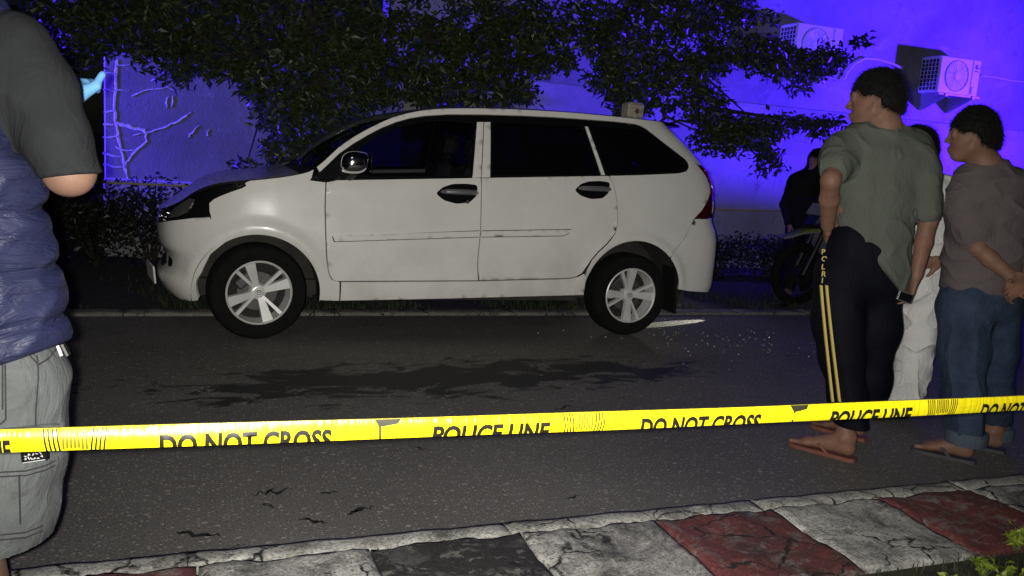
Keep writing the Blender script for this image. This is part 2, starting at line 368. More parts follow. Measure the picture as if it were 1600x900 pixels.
def CP(s, z, off=0.):
    """body side surface: s runs along the plan outline (s = metres behind the front axle on the flat flank), z up; near flank, y < 0"""
    s = np.asarray(s, float); z = np.asarray(z, float)
    def raw(s, z):
        x = fx(s)+fl(z)*(1-sm(-.75, .0, s))**1.5-rl(z)*sm(2.35, 3.5, s)
        a = 0
        for cx, cz in ((0, .295), (2.65, .315)):
            r = np.hypot(x-cx, z-cz); a = a+.019*np.exp(-((r-.425)/.032)**2)*sm(.30, .45, z)
        cr = .006*np.exp(-((z-(.955+.068*s))/.03)**2)*sm(.2, .6, s)*(1-sm(2.9, 3.2, s))-.004*np.exp(-((z-.50)/.05)**2)*sm(.3, .6, s)*(1-sm(2., 2.3, s))
        return np.stack([x, -(fw(s)*fp(z)/.83+(a+cr)*((s > -.6) & (s < 3.3))), z+0*x], -1)
    p = raw(s, z)
    if np.any(off):
        e = 2e-3; ds = raw(np.minimum(s+e, CS1), z)-raw(np.maximum(s-e, CS0), z); dz = raw(s, z+e)-raw(s, z-e)
        n = np.cross(ds, dz); n /= np.linalg.norm(n, axis=-1, keepdims=True)+1e-12
        p = p+n*np.asarray(off)[..., None] if np.ndim(off) else p+n*off
    return p
def inside(pts, poly):
    poly = np.asarray(poly); x, y = pts[:, 0], pts[:, 1]; c = np.zeros(len(pts), bool)
    for (x0, y0), (x1, y1) in zip(poly, np.roll(poly, -1, 0)):
        m = (y0 > y) != (y1 > y); c ^= m & (x < (x1-x0)*(y-y0)/((y1-y0) if y1 != y0 else 1e-12)+x0)
    return c
def densify(poly, d=.03, closed=True):
    o = []; n = len(poly)
    for i in range(n if closed else n-1):
        a, b = np.array(poly[i]), np.array(poly[(i+1) % n]); k = max(1, int(math.ceil(np.linalg.norm(b-a)/d)))
        o += [tuple(a+(b-a)*j/k) for j in range(k)]
    if not closed: o.append(tuple(poly[-1]))
    return o
def rounded(poly, r):
    """round the corners of an outline"""
    o = []; n = len(poly)
    for i in range(n):
        p, c, q = (np.array(poly[j % n], float) for j in (i-1, i, i+1)); a, b = p-c, q-c; la, lb = np.linalg.norm(a), np.linalg.norm(b)
        k = min(r, .45*la, .45*lb)
        if k < 1e-4: o.append(tuple(c)); continue
        A, B = c+a/la*k, c+b/lb*k
        for t in (0, .25, .5, .75, 1): o.append(tuple((1-t)**2*A+2*t*(1-t)*c+t*t*B))
    return o
def panel(name, poly, mat, parent, off=0., fl_=.022, holes=(), grid=.035, mirror=False, r=0, gap=0.):
    """a body panel: outline in (s,z), laid on the flank, edges turned inwards; mirror: the far flank"""
    if r: poly = rounded(poly, r)
    d = densify(poly, grid); loops = [d]+[densify(h, grid) for h in holes]
    pts = []; edges = []
    for lp in loops:
        n0 = len(pts); pts += lp; edges += [(n0+i, n0+(i+1) % len(lp)) for i in range(len(lp))]
    P0 = np.array(d); lo, hi = P0.min(0), P0.max(0)
    nb = len(pts)
    gx, gz = np.meshgrid(np.arange(lo[0], hi[0], grid*.9), np.arange(lo[1], hi[1], grid*.9)); g = np.stack([gx.ravel(), gz.ravel()], 1)
    ok = inside(g, d)
    for h in loops[1:]: ok &= ~inside(g, h)
    g = g[ok]
    if len(g):
        B = np.array(pts); dist = np.min(np.hypot(g[:, None, 0]-B[None, :, 0], g[:, None, 1]-B[None, :, 1]), 1); g = g[dist > grid*.45]
    res = delaunay_2d_cdt([Vector(p) for p in pts]+[Vector(p) for p in g], edges, [], 0, 1e-5)
    V = np.array([tuple(v) for v in res[0]]); F = np.array([f for f in res[2] if len(f) == 3]); cen = V[F].mean(1)
    ok = inside(cen, d)
    for h in loops[1:]: ok &= ~inside(cen, h)
    F = F[ok]
    W = CP(V[:, 0], V[:, 1], off); Wi = CP(V[:, 0], V[:, 1], off-fl_) if fl_ else None
    faces = [tuple(f) for f in F]; verts = [tuple(p) for p in W]
    if fl_:
        cnt = {}
        for f in F:
            for a, b in ((f[0], f[1]), (f[1], f[2]), (f[2], f[0])): cnt[(a, b)] = 1
        bd = [(a, b) for (a, b) in cnt if (b, a) not in cnt]; mp = {}
        W2 = CP(V[:, 0], V[:, 1], off-.004)
        for a, b in bd:
            for k in (a, b):
                if k not in mp: mp[k] = len(verts); verts.append(tuple(W[k])); verts.append(tuple(Wi[k]))
        for a, b in bd: faces.append((mp[b], mp[a], mp[a]+1, mp[b]+1))
    if mirror: verts = [(x, -y, z) for x, y, z in verts]; faces = [tuple(reversed(f)) for f in faces]
    me = bpy.data.meshes.new(name); me.from_pydata(verts, [], faces)
    for p in me.polygons: p.use_smooth = True
    me.update()
    return link(name, me, mat, parent)
def arc(c, r, a0, a1, n=22): return [(c[0]+r*cos(radians(a0+(a1-a0)*i/n)), c[1]+r*sin(radians(a0+(a1-a0)*i/n))) for i in range(n+1)]
z_e = pchip([CS0, -.95, -.80, -.655, -.514, -.308, -.154, 0, .2, .3, .363, .412, .486, .671, .859, 1.053, 1.215, 1.755, 2.224, 2.883, 3.2, CS1],
            [.765, .772, .79, .83, .912, .975, 1.0, 1.022, 1.06, 1.09, 1.132, 1.18, 1.252, 1.38, 1.475, 1.532, 1.557, 1.594, 1.605, 1.602, 1.60, 1.60])
crown = pchip([CS0, -.8, -.4, 0, .25, .45, .67, 1.05, 1.4, 2, 2.8, 3.2, 3.6, CS1], [0, .006, .012, .014, .008, .002, .001, .006, .014, .022, .022, .016, .008, 0])
belt = lambda s: 1.010+.0695*s

_t = NT('car_white_paint'); _c = _t.coord(); _z = _t.sep(_c)[2]
_dirt = _t.math('MULTIPLY', _t.ramp(_t.noise(_c, 3.2, 6, .65), [(.42, 0), (.72, 1)]), _t.ramp(_z, [(.2, .55), (.75, .16)]))
_t.set(Base_Color=_t.mix(_dirt, (.78, .775, .745), (.42, .385, .33)), Roughness=_t.ramp(_t.noise(_c, 5, 5), [(.3, .20), (.7, .32)]))
_t.b.inputs['Coat Weight'].default_value = .4; _t.b.inputs['Coat Roughness'].default_value = .07
M_WHITE = _t.m
M_BLACKTRIM = plain('gloss_black_trim', (.006, .006, .007), .18)
M_PLASTIC = plain('matte_black_plastic', (.014, .014, .014), .62, bump=.2, bscale=200)
M_SHELL = plain('dark_inner_shell', (.012, .012, .012), .8)
M_CHROME = plain('chrome', (.75, .75, .76), .10, 1)
M_DCHROME = plain('smoked_chrome', (.30, .30, .31), .28, .6)
M_RUBBER = plain('tyre_rubber', (.006, .006, .006), .92, var=.3, vscale=14, bump=.25, bscale=90, spec=.2)
M_ALLOY = plain('brushed_alloy', (.74, .74, .73), .36, .25, var=.10, vscale=10)
M_ALLOYDARK = plain('dark_alloy_recess', (.05, .05, .05), .5, .5)
M_STEEL = plain('brake_steel', (.10, .10, .10), .5, .6, var=.2)
M_SEAT = plain('grey_seat_fabric', (.11, .11, .12), .9, var=.2, vscale=30)
M_UNDER = plain('underbody_grime', (.03, .028, .025), .9, var=.4)
def glass_mat(name, tint, trans, rough=.02):
    t = NT(name); t.t.nodes.remove(t.b); tr = t.n('ShaderNodeBsdfTransparent'); tr.inputs[0].default_value = (*tint, 1)
    gl = t.n('ShaderNodeBsdfPrincipled'); gl.inputs['Base Color'].default_value = (.004, .004, .006, 1); gl.inputs['Roughness'].default_value = rough
    mx = t.n('ShaderNodeMixShader'); mx.inputs[0].default_value = trans; t.l(gl.outputs[0], mx.inputs[1]); t.l(tr.outputs[0], mx.inputs[2]); t.l(mx.outputs[0], t.out.inputs[0]); return t.m
M_TINT = glass_mat('tinted_window_glass', (.42, .43, .46), .74)
M_DARKTINT = glass_mat('dark_tinted_window_glass', (.10, .10, .13), .35)
M_WIND = glass_mat('windscreen_glass', (.35, .37, .38), .55)
M_LENS = glass_mat('clear_lamp_lens', (.8, .8, .8), .72)
_t = NT('red_tail_lens'); _t.set(Base_Color=(.22, .006, .008), Roughness=.12); _t.b.inputs['Coat Weight'].default_value = 1; M_RED = _t.m
_t = NT('dark_red_tail_lens'); _t.set(Base_Color=(.05, .004, .006), Roughness=.1); _t.b.inputs['Coat Weight'].default_value = 1; M_DARKRED = _t.m

car = empty('people_carrier', (CX0, CYC, 0), 0, 'white people carrier with black tinted windows parked across the road behind the tape', 'car')
FA, RA = ((0, .295), .385), ((2.65, .315), .405)
a_f = arc(*FA, 135.5, -8, 40)                      # over the front wheel, front to back
for mir in (False, True):
    K = dict(parent=car, mirror=mir)
    # front fender
    hl_back = [(-.295, .774), (-.312, .807), (-.326, .855), (-.300, .880), (-.255, .902), (-.18, .932), (-.106, .96), (-.083, .975), (-.09, .992)]
    top = [(s, float(z_e(s))-.006) for s in np.linspace(-.06, .325, 14)]
    dfront = [(.399, 1.022), (.396, .95), (.395, .848), (.402, .70), (.411, .565), (.424, .472), (.436, .43), (.453, .404), (.48, .391), (.505, .386)]
    fender = hl_back+top+[(.312, 1.045), (.300, 1.030), (.34, 1.026)]+dfront+[(.511, .258), (.385, .262)]+list(reversed(a_f))
    panel('front_fender', fender, M_WHITE, **K)
    # front bumper
    fb = [(-.300, .770)]+list(reversed([(-.306, .765)]))+[(-.160, .660)]+arc(*FA, 140, 186, 14)+[(-.392, .238), (-.44, .226), (-.68, .215), (-.9, .21), (CS0, .21), (CS0, .665), (-.95, .668), (-.84, .676), (-.79, .692), (-.716, .70), (-.60, .722), (-.514, .737), (-.413, .757)]
    bump_o = panel('front_bumper', fb, M_WHITE, **K)
    panel('lower_grille', [(CS0, .40), (-.86, .40), (-.80, .43), (-.83, .525), (CS0, .535)], M_PLASTIC, bump_o, off=.004, fl_=.01, mirror=mir)
    panel('fog_lamp', rounded([(-.74, .42), (-.66, .42), (-.65, .47), (-.75, .49)], .03), M_BLACKTRIM, bump_o, off=.003, fl_=.01, mirror=mir)
    # grille with chrome bars
    g = panel('grille', [(CS0, .672), (-.90, .676), (-.80, .70), (-.80, .765), (-.95, .764), (CS0, .758)], M_PLASTIC, car, off=-.012, fl_=.01, mirror=mir)
    for zz in (.690, .722, .750): panel('chrome_bar', [(CS0, zz-.007), (-.83, zz-.003), (-.83, zz+.006), (CS0, zz+.006)], M_CHROME, g, off=.006, fl_=.014, mirror=mir)
    # headlight: black housing, clear lens with lamp behind it
    hl = [(-.084, .980), (-.154, .988), (-.308, .963), (-.514, .900), (-.655, .818), (-.79, .777), (-.79, .706), (-.716, .706), (-.60, .728), (-.514, .742), (-.413, .762), (-.308, .780), (-.322, .808), (-.336, .856), (-.308, .887), (-.262, .909), (-.186, .938), (-.112, .966)]
    h = panel('headlight', hl, M_BLACKTRIM, car, off=-.003, fl_=.03, mirror=mir)
    panel('lens', [(-.62, .80), (-.52, .87), (-.46, .87), (-.47, .79), (-.53, .757), (-.62, .735)], plain('headlight_reflector', (.16, .16, .155), .25, .6), h, off=.004, fl_=.01, mirror=mir)
    for sx in (-.755, -.69):
        panel('chrome_bar', [(sx-.028, .735), (sx+.012, .738), (sx+.022, .785), (sx-.012, .782)], M_CHROME, h, off=.006, fl_=.01, mirror=mir)
        panel('chrome_bar', [(sx-.028, .712), (sx+.010, .712), (sx+.014, .728), (sx-.026, .727)], M_CHROME, h, off=.006, fl_=.01, mirror=mir)
    # doors
    fd = list(reversed([(s+.007, z) for s, z in dfront]))
    fd = [(.512, .394), (1.448, .411), (1.434, .50), (1.430, .568), (1.437, .70), (1.440, .769), (1.440, belt(1.44)-.004)]+[(s, belt(s)-.004) for s in np.linspace(1.35, .47, 10)]+[(.406, 1.022)]+[(s+.007, z) for s, z in dfront[1:-1]]
    d1 = panel('front_door', fd, M_WHITE, **K)
    rd = [(1.457, .412), (2.06, .434), (2.13, .438), (2.185, .450), (2.222, .475), (2.25, .522), (2.285, .578), (2.33, .632), (2.40, .695), (2.443, .742), (2.468, .775), (2.481, .82), (2.483, .925), (2.475, 1.0), (2.462, 1.066), (2.443, 1.12), (2.413, belt(2.41)-.004)]+[(s, belt(s)-.004) for s in np.linspace(2.3, 1.447, 10)]+[(1.447, .769), (1.444, .70), (1.437, .568), (1.441, .50)]
    d2 = panel('rear_door', rd, M_WHITE, **K)
    for d, m in ((d1, [(.448, .690), (1.436, .750), (1.433, .712), (.462, .652)]), (d2, [(1.446, .7505), (2.118, .782), (2.095, .757), (2.05, .739), (1.444, .7125)])):
        panel('moulding_outline', [(s_+(.004 if s_ > 1.3 and d is d2 else -.004 if s_ < .6 else 0), z_+(.005 if z_ > .70+.045*(s_-.4) else -.005)) for s_, z_ in m], M_SHELL, d, off=.003, fl_=0, mirror=mir, r=.008)  # dark strip drawing the moulding's outline, as its own step barely shades
        panel('side_moulding', m, M_WHITE, d, off=.014, fl_=.016, mirror=mir, r=.008)
    for d, q in ((d1, [(1.123, .988), (1.17, 1.032), (1.24, 1.056), (1.33, 1.062), (1.412, 1.058), (1.416, .992), (1.36, .938), (1.268, .926), (1.18, .945)]),
                 (d2, [(2.140, 1.060), (2.185, 1.105), (2.25, 1.126), (2.34, 1.134), (2.418, 1.128), (2.412, 1.055), (2.36, 1.012), (2.27, 1.003), (2.19, 1.022)])):
        hd = panel('handle_bowl', q, M_BLACKTRIM, d, off=.003, fl_=.006, mirror=mir, r=.02, grid=.02)
        c = np.mean(q, 0); c0 = q[0]
        mb = MB(); pth = [CP(c[0]+u, c[1]+.004+.045*(u)*.07, o_) for u, o_ in ((-.115, .006), (-.085, .034), (-.02, .042), (.05, .042), (.11, .034), (.135, .008))]
        mb.tube([tuple(p) if not mir else (p[0], -p[1], p[2]) for p in pth], [.010, .016, .018, .018, .017, .011], 10); mb.build('pull', M_DCHROME, hd)
    k = CP(1.347, .942, .003); mb = MB(); mb.lathe([(0, -.004), (.009, -.004), (.013, 0), (.013, .006)], (k[0], k[1] if not mir else -k[1], k[2]), 'y', 14); mb.build('key_lock', M_STEEL, d1)
    # sill
    panel('sill', [(.517, .385), (1.45, .403), (2.06, .426), (2.14, .431), (2.20, .446), (2.235, .470), (2.258, .44), (2.262, .312), (1.153, .276), (.519, .259)], M_WHITE, **K)
    panel('sill_guard', [(.40, .255), (2.27, .305), (2.27, .288), (.40, .238)], M_UNDER, off=-.02, **K)
    # rear quarter, D pillar and roof rail
    dlo = [(.300, 1.034), (.363, 1.083), (.412, 1.132), (.486, 1.208), (.58, 1.279), (.671, 1.338), (.76, 1.390), (.859, 1.436), (.95, 1.468), (1.053, 1.492), (1.215, 1.515), (1.48, 1.535), (1.755, 1.550), (2.0, 1.559), (2.224, 1.563), (2.5, 1.566), (2.80, 1.561), (2.90, 1.552), (2.97, 1.535), (3.05, 1.490), (3.16, 1.405), (3.235, 1.335), (3.243, 1.305), (3.215, 1.272), (3.16, 1.240), (3.07, 1.222), (2.7, belt(2.7)), (2.425, belt(2.425))]
    tl = [(3.330, 1.300), (3.40, 1.29), (3.46, 1.26), (3.58, 1.25), (3.60, 1.15), (3.58, .93), (3.50, .905), (3.36, .902), (3.215, .906), (3.275, .955), (3.345, 1.035), (3.385, 1.10), (3.385, 1.20), (3.365, 1.25)]
    rail_lo = dlo[1:]
    qp = [(s, float(z_e(s))-.003) for s in np.concatenate([np.linspace(.345, 1.2, 20), np.linspace(1.3, 3.45, 24)])]+[(3.52, 1.595), (3.53, 1.45), (3.50, 1.30), (3.455, 1.268), (3.40, 1.297), (3.322, 1.308), (3.358, 1.25), (3.378, 1.20), (3.378, 1.10), (3.338, 1.038), (3.268, .958), (3.195, .898), (3.08, .775), (2.935, .612)]+arc(*RA, 46, 178, 30)+[(2.256, .50), (2.29, .572), (2.335, .626), (2.405, .689), (2.449, .737), (2.475, .772), (2.488, .82), (2.490, .925), (2.482, 1.0), (2.469, 1.068), (2.450, 1.124), (2.425, belt(2.425)-.004)]+[(2.7, belt(2.7)-.003)]+list(reversed([(s, z+.002) for s, z in rail_lo[:-2]]))
    panel('quarter_panel', qp, M_WHITE, **K)
    rb = [(2.940, .605), (3.086, .768), (3.202, .893), (3.36, .893), (3.50, .897), (3.60, .86), (CS1, .85), (CS1, .30), (3.7, .30), (3.4, .325), (3.15, .345), (3.05, .36)]+arc(*RA, 8, 43, 8)
    panel('rear_bumper', rb, M_WHITE, **K)
    t = panel('tail_light', tl, M_DARKRED, car, off=.004, fl_=.03, mirror=mir)
    panel('lens', [(3.405, 1.275), (3.46, 1.25), (3.56, 1.24), (3.56, 1.06), (3.45, 1.06), (3.43, 1.10), (3.43, 1.20)], M_RED, t, off=.009, fl_=.008, mirror=mir)
    panel('lens', [(3.42, .94), (3.45, 1.03), (3.56, 1.03), (3.55, .95)], plain('clear_reverse_lens', (.35, .30, .30), .15), t, off=.009, fl_=.008, mirror=mir)
    panel('tailgate', [(3.535, 1.592), (CS1, 1.592), (CS1, .86), (3.61, .87), (3.615, 1.15), (3.595, 1.26), (3.51, 1.295), (3.545, 1.45)], M_WHITE, **K)
    panel('rear_window', [(3.60, 1.56), (CS1, 1.57), (CS1, 1.16), (3.68, 1.16), (3.62, 1.25)], M_BLACKTRIM, off=.004, fl_=.01, **K)
    # windows
    panes = [[(.60, 1.072), (1.372, 1.120), (1.405, 1.470), (1.2, 1.472), (1.05, 1.452), (.87, 1.40), (.72, 1.325), (.62, 1.255)],
             [(1.525, 1.130), (2.338, 1.186), (2.225, 1.512), (1.54, 1.488)],
             [(2.405, 1.194), (3.04, 1.238), (3.15, 1.275), (3.19, 1.315), (3.02, 1.478), (2.88, 1.527), (2.29, 1.517)]]
    panes = [rounded(p, .02) for p in panes]
    trim = [(.302, 1.032)]+[(s, z-.001) for s, z in dlo[1:]]+[(s, belt(s)-.001) for s in np.linspace(2.3, .45, 14)]
    panel('window_trim', trim, M_BLACKTRIM, car, off=-.006, fl_=.012, holes=panes, mirror=mir)
    for p, m, o_ in zip(panes, (M_TINT, M_DARKTINT, M_DARKTINT), (d1, d2, car)): panel('window', p, m, o_, off=-.010, fl_=0, mirror=mir)
    panel('door_frame', [(1.382, 1.104), (1.441, 1.110), (1.467, 1.484), (1.421, 1.480)], M_WHITE, d1, off=.001, fl_=.012, mirror=mir)
    panel('door_frame', [(1.447, 1.110), (1.507, 1.114), (1.518, 1.487), (1.473, 1.484)], M_WHITE, d2, off=.001, fl_=.012, mirror=mir)
    panel('door_frame', [(2.356, 1.176), (2.237, 1.512), (2.259, 1.513), (2.384, 1.178)], M_WHITE, d2, off=.001, fl_=.012, mirror=mir)
    # inner shell and wheel housings
    panel('inner_shell', [(-.60, .60), (-.45, .40)]+arc((0, .295), .43, 165, -12, 24)+[(.45, .27), (2.2, .31)]+arc((2.65, .315), .45, 190, -10, 26)+[(3.15, .38), (3.6, .36), (CS1, .36), (CS1, 1.10), (3.4, 1.15), (3.2, 1.16), (2.4, belt(2.4)-.02), (.42, belt(.42)-.03), (0, .99), (-.3, .93), (-.5, .84), (-.75, .70), (CS0, .68), (CS0, .40), (-.7, .40)], M_SHELL, off=-.03, fl_=0, **K)
    for nm, (c, r) in (('wheel_housing', FA), ('wheel_housing', RA)):
        mb = MB(); sgn = 1 if mir else -1
        mb.lathe([(r+.012, .790*sgn), (r+.012, .70*sgn), (r+.006, .45*sgn), (.08, .45*sgn)], (c[0], 0, c[1]), 'y', 40, radians(-12), radians(192)); mb.build(nm, M_UNDER, car)
    # mirror
    sg = 1 if mir else -1
    mr = MB(); ax = CP(.57, 1.15); bx, by, bz = ax[0], abs(ax[1]), ax[2]
    prof = []
    for i in range(17):
        th = pi*i/16
        for j in range(20):
            a = 2*pi*j/20; sx, sy_, sz = sin(th)*cos(a), cos(th), sin(th)*sin(a)
            q = lambda v, e: math.copysign(abs(v)**e, v)
            prof.append((bx-.005+.088*q(sx, .7)+.02*sz, sg*(by+.115-.085*q(sy_, .75)), bz+.012+.072*q(sz, .72)))
    mr.add(prof, [(i*20+j, i*20+(j+1) % 20, (i+1)*20+(j+1) % 20, (i+1)*20+j) for i in range(16) for j in range(20)])
    mo = mr.build('door_mirror', M_CHROME, d1)
    mb = MB(); mb.box((bx+.088, sg*(by+.115), bz+.015), (.006, .13, .105), bev=.002); mb.build('mirror_glass', M_BLACKTRIM, mo)
    mb = MB(); mb.tube([(bx-.02, sg*(by-.01), bz-.09), (bx-.015, sg*(by+.05), bz-.075), (bx, sg*(by+.10), bz-.05)], [.03, .026, .024], 10); mb.build('mirror_arm', M_PLASTIC, mo)
    # mud flap
    mb = MB(); s_ = sg
    mb.prism([(3.00, .56), (3.07, .50), (3.135, .165), (2.985, .17), (2.97, .45)], lambda u, v, t: (u+.02*(v-.3), s_*t, v), .60, .795); 
    mb = MB(); mb.box((3.035, s_*.70, .345), (.022, .185, .36), Matrix.Rotation(-.10, 3, 'Y'), bev=.006); mb.build('mud_flap', M_RUBBER, car)
    mb = MB(); mb.box((.40, s_*.70, .29), (.018, .17, .16), bev=.005); mb.build('mud_flap', M_RUBBER, car)

# roof, bonnet, windscreen laid between the two flanks
def cap(name, s0, s1, v0, v1, mat, off=0., n=40, m=26, parent=car):
    s = np.linspace(s0, s1, n)[:, None]; v = np.linspace(v0, v1, m)[None, :]; v = np.sign(v)*(1-(1-np.abs(v))**1.6) if v0 < 0 else v
    e = CP(s[:, 0], z_e(s[:, 0])); x = e[:, 0][:, None]+0*v; w = -e[:, 1][:, None]
    z = z_e(s[:, 0])[:, None]+crown(s[:, 0])[:, None]*(1-np.abs(v)**2.3)**.8
    V = np.stack([x, v*w, z+off], -1).reshape(-1, 3); I = np.arange(n*m).reshape(n, m)
    F = np.stack([I[:-1, :-1], I[1:, :-1], I[1:, 1:], I[:-1, 1:]], -1).reshape(-1, 4)
    return link(name, fast_mesh(name, V, F), mat, parent)
cap('bonnet', CS0, .235, -1, 1, M_WHITE, n=70)
cap('cowl', .225, .36, -1, 1, M_PLASTIC, -.012, n=6)
cap('windscreen', .315, 1.035, -.975, .975, M_WIND, 0, n=24)
cap('windscreen_pillar', .33, 1.06, .972, 1, M_WHITE, .001, n=24, m=5); cap('windscreen_pillar', .33, 1.06, -1, -.972, M_WHITE, .001, n=24, m=5)
cap('roof', 1.03, CS1, -1, 1, M_WHITE, .0005, n=90, m=40)
mb = MB()      # roof spoiler at the back
sp = [(3.0+.10*cos(a), .56*sin(a)) for a in np.linspace(-1.35, 1.35, 15)]
for (x0, y0), (x1, y1) in zip(sp, sp[1:]):
    mb.add([(x0-.10, y0, 1.605), (x0+.05, y0, 1.585), (x0+.05, y0, 1.567), (x0-.10, y0, 1.575), (x1-.10, y1, 1.605), (x1+.05, y1, 1.585), (x1+.05, y1, 1.567), (x1-.10, y1, 1.575)], [(0, 1, 5, 4), (1, 2, 6, 5), (2, 3, 7, 6), (3, 0, 4, 7)])
mb.build('spoiler', M_BLACKTRIM, car)
# floor and cabin
mb = MB(); mb.box((1.35, 0, .30), (4.0-.25, 1.05, .10)); mb.box((1.32, 0, .305), (1.82, 1.5, .09)); mb.build('underbody', M_UNDER, car)
mb = MB(); mb.tube([(.6, -.25, .21), (1.4, -.2, .20), (2.2, -.3, .22), (3.3, -.35, .24)], .032, 10); mb.tube([(2.9, -.36, .22), (3.35, -.36, .22)], .075, 14); mb.build('exhaust', M_STEEL, car)
mb = MB(); mb.box((.52, 0, .95), (.42, 1.34, .22), bev=.05); mb.box((.66, -.36, 1.06), (.16, .36, .10), bev=.03); mb.build('dashboard', M_PLASTIC, car)
mb = MB(); mb.lathe([(.178, -.012), (.190, 0), (.178, .012), (.166, 0), (.178, -.012)], (0, 0, 0), 'x', 28)
mb.v = [tuple(Matrix.Rotation(-.45, 3, 'Y') @ Vector(p)+Vector((.86, .36, 1.06))) for p in mb.v]; mb.build('steering_wheel', M_PLASTIC, car)
for yy, xx in ((-.36, 1.25), (.36, 1.25), (-.36, 2.05), (.36, 2.05), (0, 2.05)):
    mb = MB(); R = Matrix.Rotation(.26, 3, 'Y')
    mb.box((xx-.18, yy, .60), (.52, .48, .16), bev=.05); mb.box((xx+.16, yy, .90), (.15, .47, .60), R, bev=.05); mb.box((xx+.265, yy, 1.30), (.11, .27, .19), R, bev=.045)
    for q in (-.06, .06): mb.tube([(xx+.23, yy+q, 1.15), (xx+.26, yy+q, 1.26)], .008, 6)
    mb.build('seat', M_SEAT, car)
# number plate on the nose, seen edge on
mb = MB(); mb.box((-.650, -.22, .345), (.012, .38, .115), Matrix.Rotation(-.10, 3, 'Y') @ Matrix.Rotation(.16, 3, 'Z'), bev=.003); mb.build('number_plate', plain('number_plate_white', (.72, .72, .70), .5), car)

# wheels
def wheel(x, side, z, steer=0., a0=.574):
    w = empty('wheel', (x, side*.705, z)); w.parent = car; w.rotation_euler.z = steer; pass
    sg = side
    mb = MB()
    mb.lathe([(.200, .085*sg), (.225, .096*sg), (.262, .100*sg), (.288, .092*sg), (.300, .072*sg), (.3035, .04*sg), (.304, 0), (.3035, -.04*sg), (.300, -.072*sg), (.288, -.092*sg), (.225, -.096*sg), (.2, -.085*sg)], (0, 0, 0), 'y', 64)
    for k in range(4):
        yy = (-.052+.035*k)*sg; mb.lathe([(.3045, yy-.003), (.3065, yy+.002), (.3065, yy+.020), (.3045, yy+.025)], (0, 0, 0), 'y', 48)
    mb.build('tyre', M_RUBBER, w)
    mb = MB(); mb.lathe([(.192, .060*sg), (.193, .092*sg), (.200, .098*sg), (.206, .094*sg), (.206, .082*sg), (.198, .07*sg), (.192, .0), (.18, -.07*sg)], (0, 0, 0), 'y', 64)
    rim = mb.build('rim', M_ALLOY, w)
    mb = MB()
    for k in range(4):
        a = k*pi/2+a0
        for da, wi, wo in ((-.26, .017, .033), (.22, .008, .0115)):
            c_, s_ = cos(a+da), sin(a+da); y1 = .062*sg; y2 = .084*sg
            def pt(r, t, y, ca=None):
                aa = a+da*(.72+.28*(r/.195)); ca, sa = cos(aa), sin(aa); return (r*ca-t*sa, y, r*sa+t*ca)
            for (r0, r1) in ((.030, .197),):
                f0, f1 = (r0-.03)/.167, (r1-.03)/.167; w0, w1 = wi+(wo-wi)*f0, wi+(wo-wi)*f1; h0, h1 = y1+(y2-y1)*f0, y1+(y2-y1)*f1
                mb.add([pt(r0, -w0, h0), pt(r0, w0, h0), pt(r1, w1, h1), pt(r1, -w1, h1), pt(r0, -w0*1.2, h0-.03*sg), pt(r0, w0*1.2, h0-.03*sg), pt(r1, w1*1.15, h1-.03*sg), pt(r1, -w1*1.15, h1-.03*sg)], [(0, 1, 2, 3), (0, 4, 5, 1), (1, 5, 6, 2), (2, 6, 7, 3), (3, 7, 4, 0)])
    mb.lathe([(0, .066*sg), (.030, .066*sg), (.046, .060*sg), (.056, .04*sg), (.06, .0)], (0, 0, 0), 'y', 28)
    mb.build('spokes', M_ALLOY, w, 30)
    mb = MB(); mb.lathe([(0, .074*sg), (.027, .073*sg), (.031, .066*sg)], (0, 0, 0), 'y', 28); hub = mb.build('hub_cap', M_ALLOY, w)
    mb = MB()
    for rx, rz, ox, oz in ((.021, .014, 0, 0), (.008, .014, 0, 0), (.013, .006, 0, .005)):
        mb.tube([(rx*cos(t)+ox, .0755*sg, rz*sin(t)+oz) for t in np.linspace(0, 2*pi, 25)], .0016, 6, False)
    mb.build('emblem', M_CHROME, hub)
    for k in range(4):
        a = k*pi/2+.75; mb = MB(); mb.lathe([(0, .056*sg), (.007, .056*sg), (.010, .050*sg), (.010, .03*sg)], (.072*cos(a), 0, .072*sin(a)), 'y', 8); mb.build('wheel_nut', M_STEEL, w)
    mb = MB(); mb.lathe([(.03, .015*sg), (.125, .015*sg), (.128, .008*sg), (.125, .0), (.03, 0)], (0, 0, 0), 'y', 40); mb.build('brake_disc', M_STEEL, w)
    mb = MB(); mb.box((-.085, .02*sg, .075), (.07, .06, .13), Matrix.Rotation(.8, 3, 'Y'), bev=.012); mb.build('brake_caliper', M_STEEL, w)
    mb = MB(); mb.lathe([(0, -.03*sg), (.185, -.03*sg)], (0, 0, 0), 'y', 32); mb.build('backing_plate', M_SHELL, w)
random.seed(4)
wheel(0, -1, .3065, .10); wheel(2.655, -1, .3065, 0, .21); wheel(0, 1, .3065, .10); wheel(2.655, 1, .3065)
